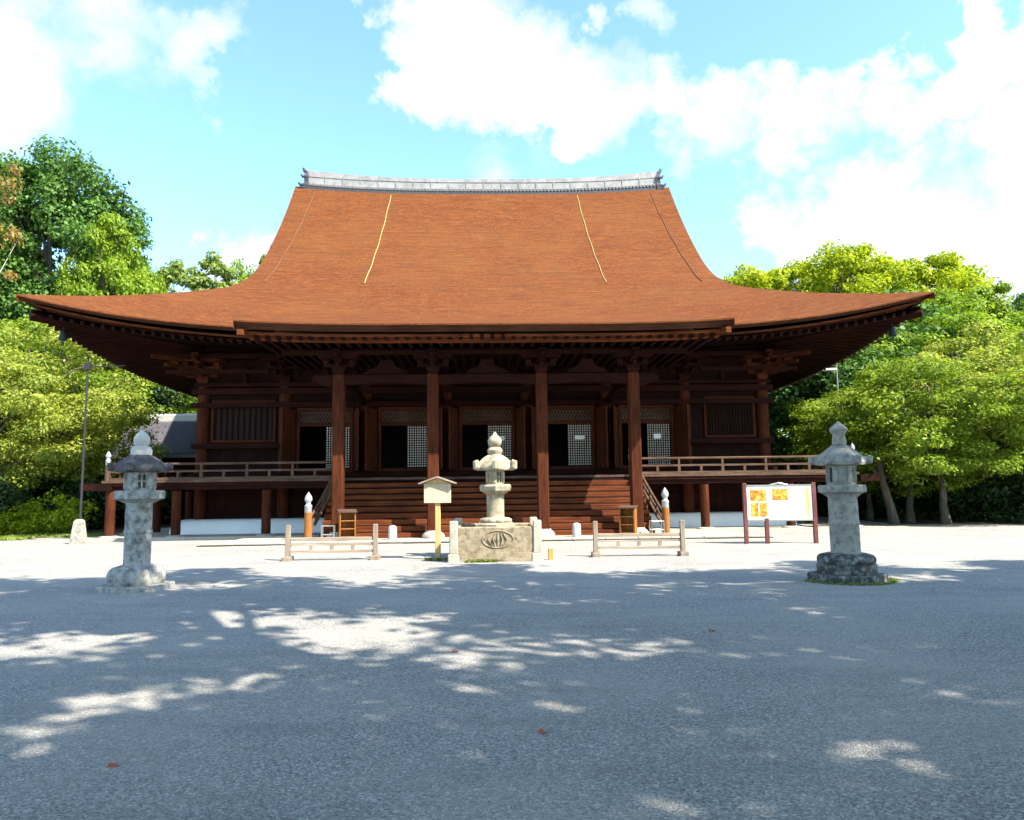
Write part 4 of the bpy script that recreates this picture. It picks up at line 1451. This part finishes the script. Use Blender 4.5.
bu = [(955, 34.5, 1.2), (985, 33, 1.2), (1015, 31.5, 1.15), (1040, 30, 1.1), (925, 36, 1.3), (895, 37, 1.4), (870, 38, 1.4), (968, 37, 1.5), (1010, 35, 1.5), (845, 40, 1.4), (800, 46, 2.2), (825, 47, 2.2), (850, 46, 2.2), (775, 56, 2.6), (880, 45, 2.2), (910, 43, 2.0), (940, 42, 2.0)]
for i, (x, d, s) in enumerate(bu):
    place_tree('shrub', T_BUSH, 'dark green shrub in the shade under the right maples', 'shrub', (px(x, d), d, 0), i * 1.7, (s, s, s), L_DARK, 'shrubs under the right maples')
place_tree('shrub', T_BUSH2, 'bright yellow green shrub left of the thin black pole', 'shrub', (px(58, 32), 32, 0), .4, (1, 1, 1.1), L_YG)
place_tree('shrub', T_BUSH2, 'small bright shrub at the left edge of the courtyard', 'shrub', (px(12, 30.5), 30.5, 0), 1.4, (.8, .8, .7), L_YG)


# grass and moss along edges
def grass(name, pts, h, seed, dens):
    rng = np.random.default_rng(seed)
    cl = [((x, y, h * .35), (r, r, h * .4), int(dens * r * r)) for x, y, r in pts]
    me = leaves_mesh(name, cl, h * 1.1, seed, up=.0, outw=1.2, aspect=.25, m=L_GRASS, shell=.05)
    o = bpy.data.objects.new(name, me); COL.objects.link(o)
    tag(o, kind='stuff')
    return o


tag(grass('grass', [(-21 + 1.1 * i, 29.6 + .5 * math.sin(i) + .3 * i * .2, .9) for i in range(5)] + [(-24 + 1.0 * i, 28.2, .9) for i in range(6)], .14, 3, 1500), 'sunlit grass at the left edge under the maples', 'grass')
tag(grass('grass', [(PLX - .6 + .12 * i, PLY - 1.1, .09) for i in range(6)] + [(-1.75, 17.4, .12), (-1.5, 17.42, .14), (-2.0, 17.45, .12), (-1.25, 17.3, .1)], .09, 4, 4500), 'small weeds at the foot of the notice board and enclosure', 'grass')
tag(grass('grass', [(5.7 + .72 * math.cos(R(a)), 12.9 + .72 * math.sin(R(a)), .1) for a in range(190, 360, 12)], .05, 6, 4000), 'thin grass round the foot of the right stone lantern', 'grass')

# fallen leaves
rd = random.Random(11)
for i, (x, y) in enumerate([(-4.2, 5.9), (-4.0, 5.55), (.18, 5.1), (3.3, 4.3), (-.6, 7.6), (2.2, 8.5), (5.6, 7.8), (-2.4, 4.6)]):
    b = MB(); pts = []
    for k in range(10):
        a = 2 * PI * k / 10; r = .045 if k % 2 == 0 else .024
        pts.append((r * math.cos(a), r * math.sin(a), .012 + .012 * math.sin(a * 2 + i)))
    b.add([(0, 0, .016)] + pts, [(0, k + 1, (k + 1) % 10 + 1) for k in range(10)])
    o = b.build('fallen_leaf', plain('red_leaf', (.35, .09, .05)) if i == 0 else bpy.data.materials['red_leaf'])
    o.location = (x, y, 0); o.rotation_euler = (0, 0, rd.uniform(0, 6))
    tag(o, 'small reddish fallen leaf lying on the shaded gravel', 'leaf', 'fallen leaves on the gravel')

# trees behind and beside the photographer that shade the foreground
T_SHADE = broadleaf('shade', 13, (4.2, 4.2, 2.2), 11.5, 39, 185, .34, 61, L_EVER2, clump_r=.28, flat=.5, r=.3, inner=.1, lean=(0, 4.2))
crowns = [(-3, 5.7), (3.2, 6.1), (9.0, 5.6), (15.4, 5.6), (21, 5.8), (26.4, 5.6), (-.4, .2), (6.2, -1.1), (12.2, .4), (18.2, .8), (23.4, .2), (3.0, -4.6), (8.4, -4.4), (14.2, -4.2), (20, -4.6), (17.4, 3.2), (-3, -3.6)]
for i, (x, y) in enumerate(crowns):
    place_tree('broadleaf_tree', T_SHADE, 'leafy green tree standing beside the photographer, shading the courtyard', 'tree', (x, y - 3.5, 0), .12 * math.sin(i * 2.1),
               (1 if i % 2 else -1, (.9, .84, .92)[i % 3], 1), L_EVER2, 'shade trees beside the photographer')
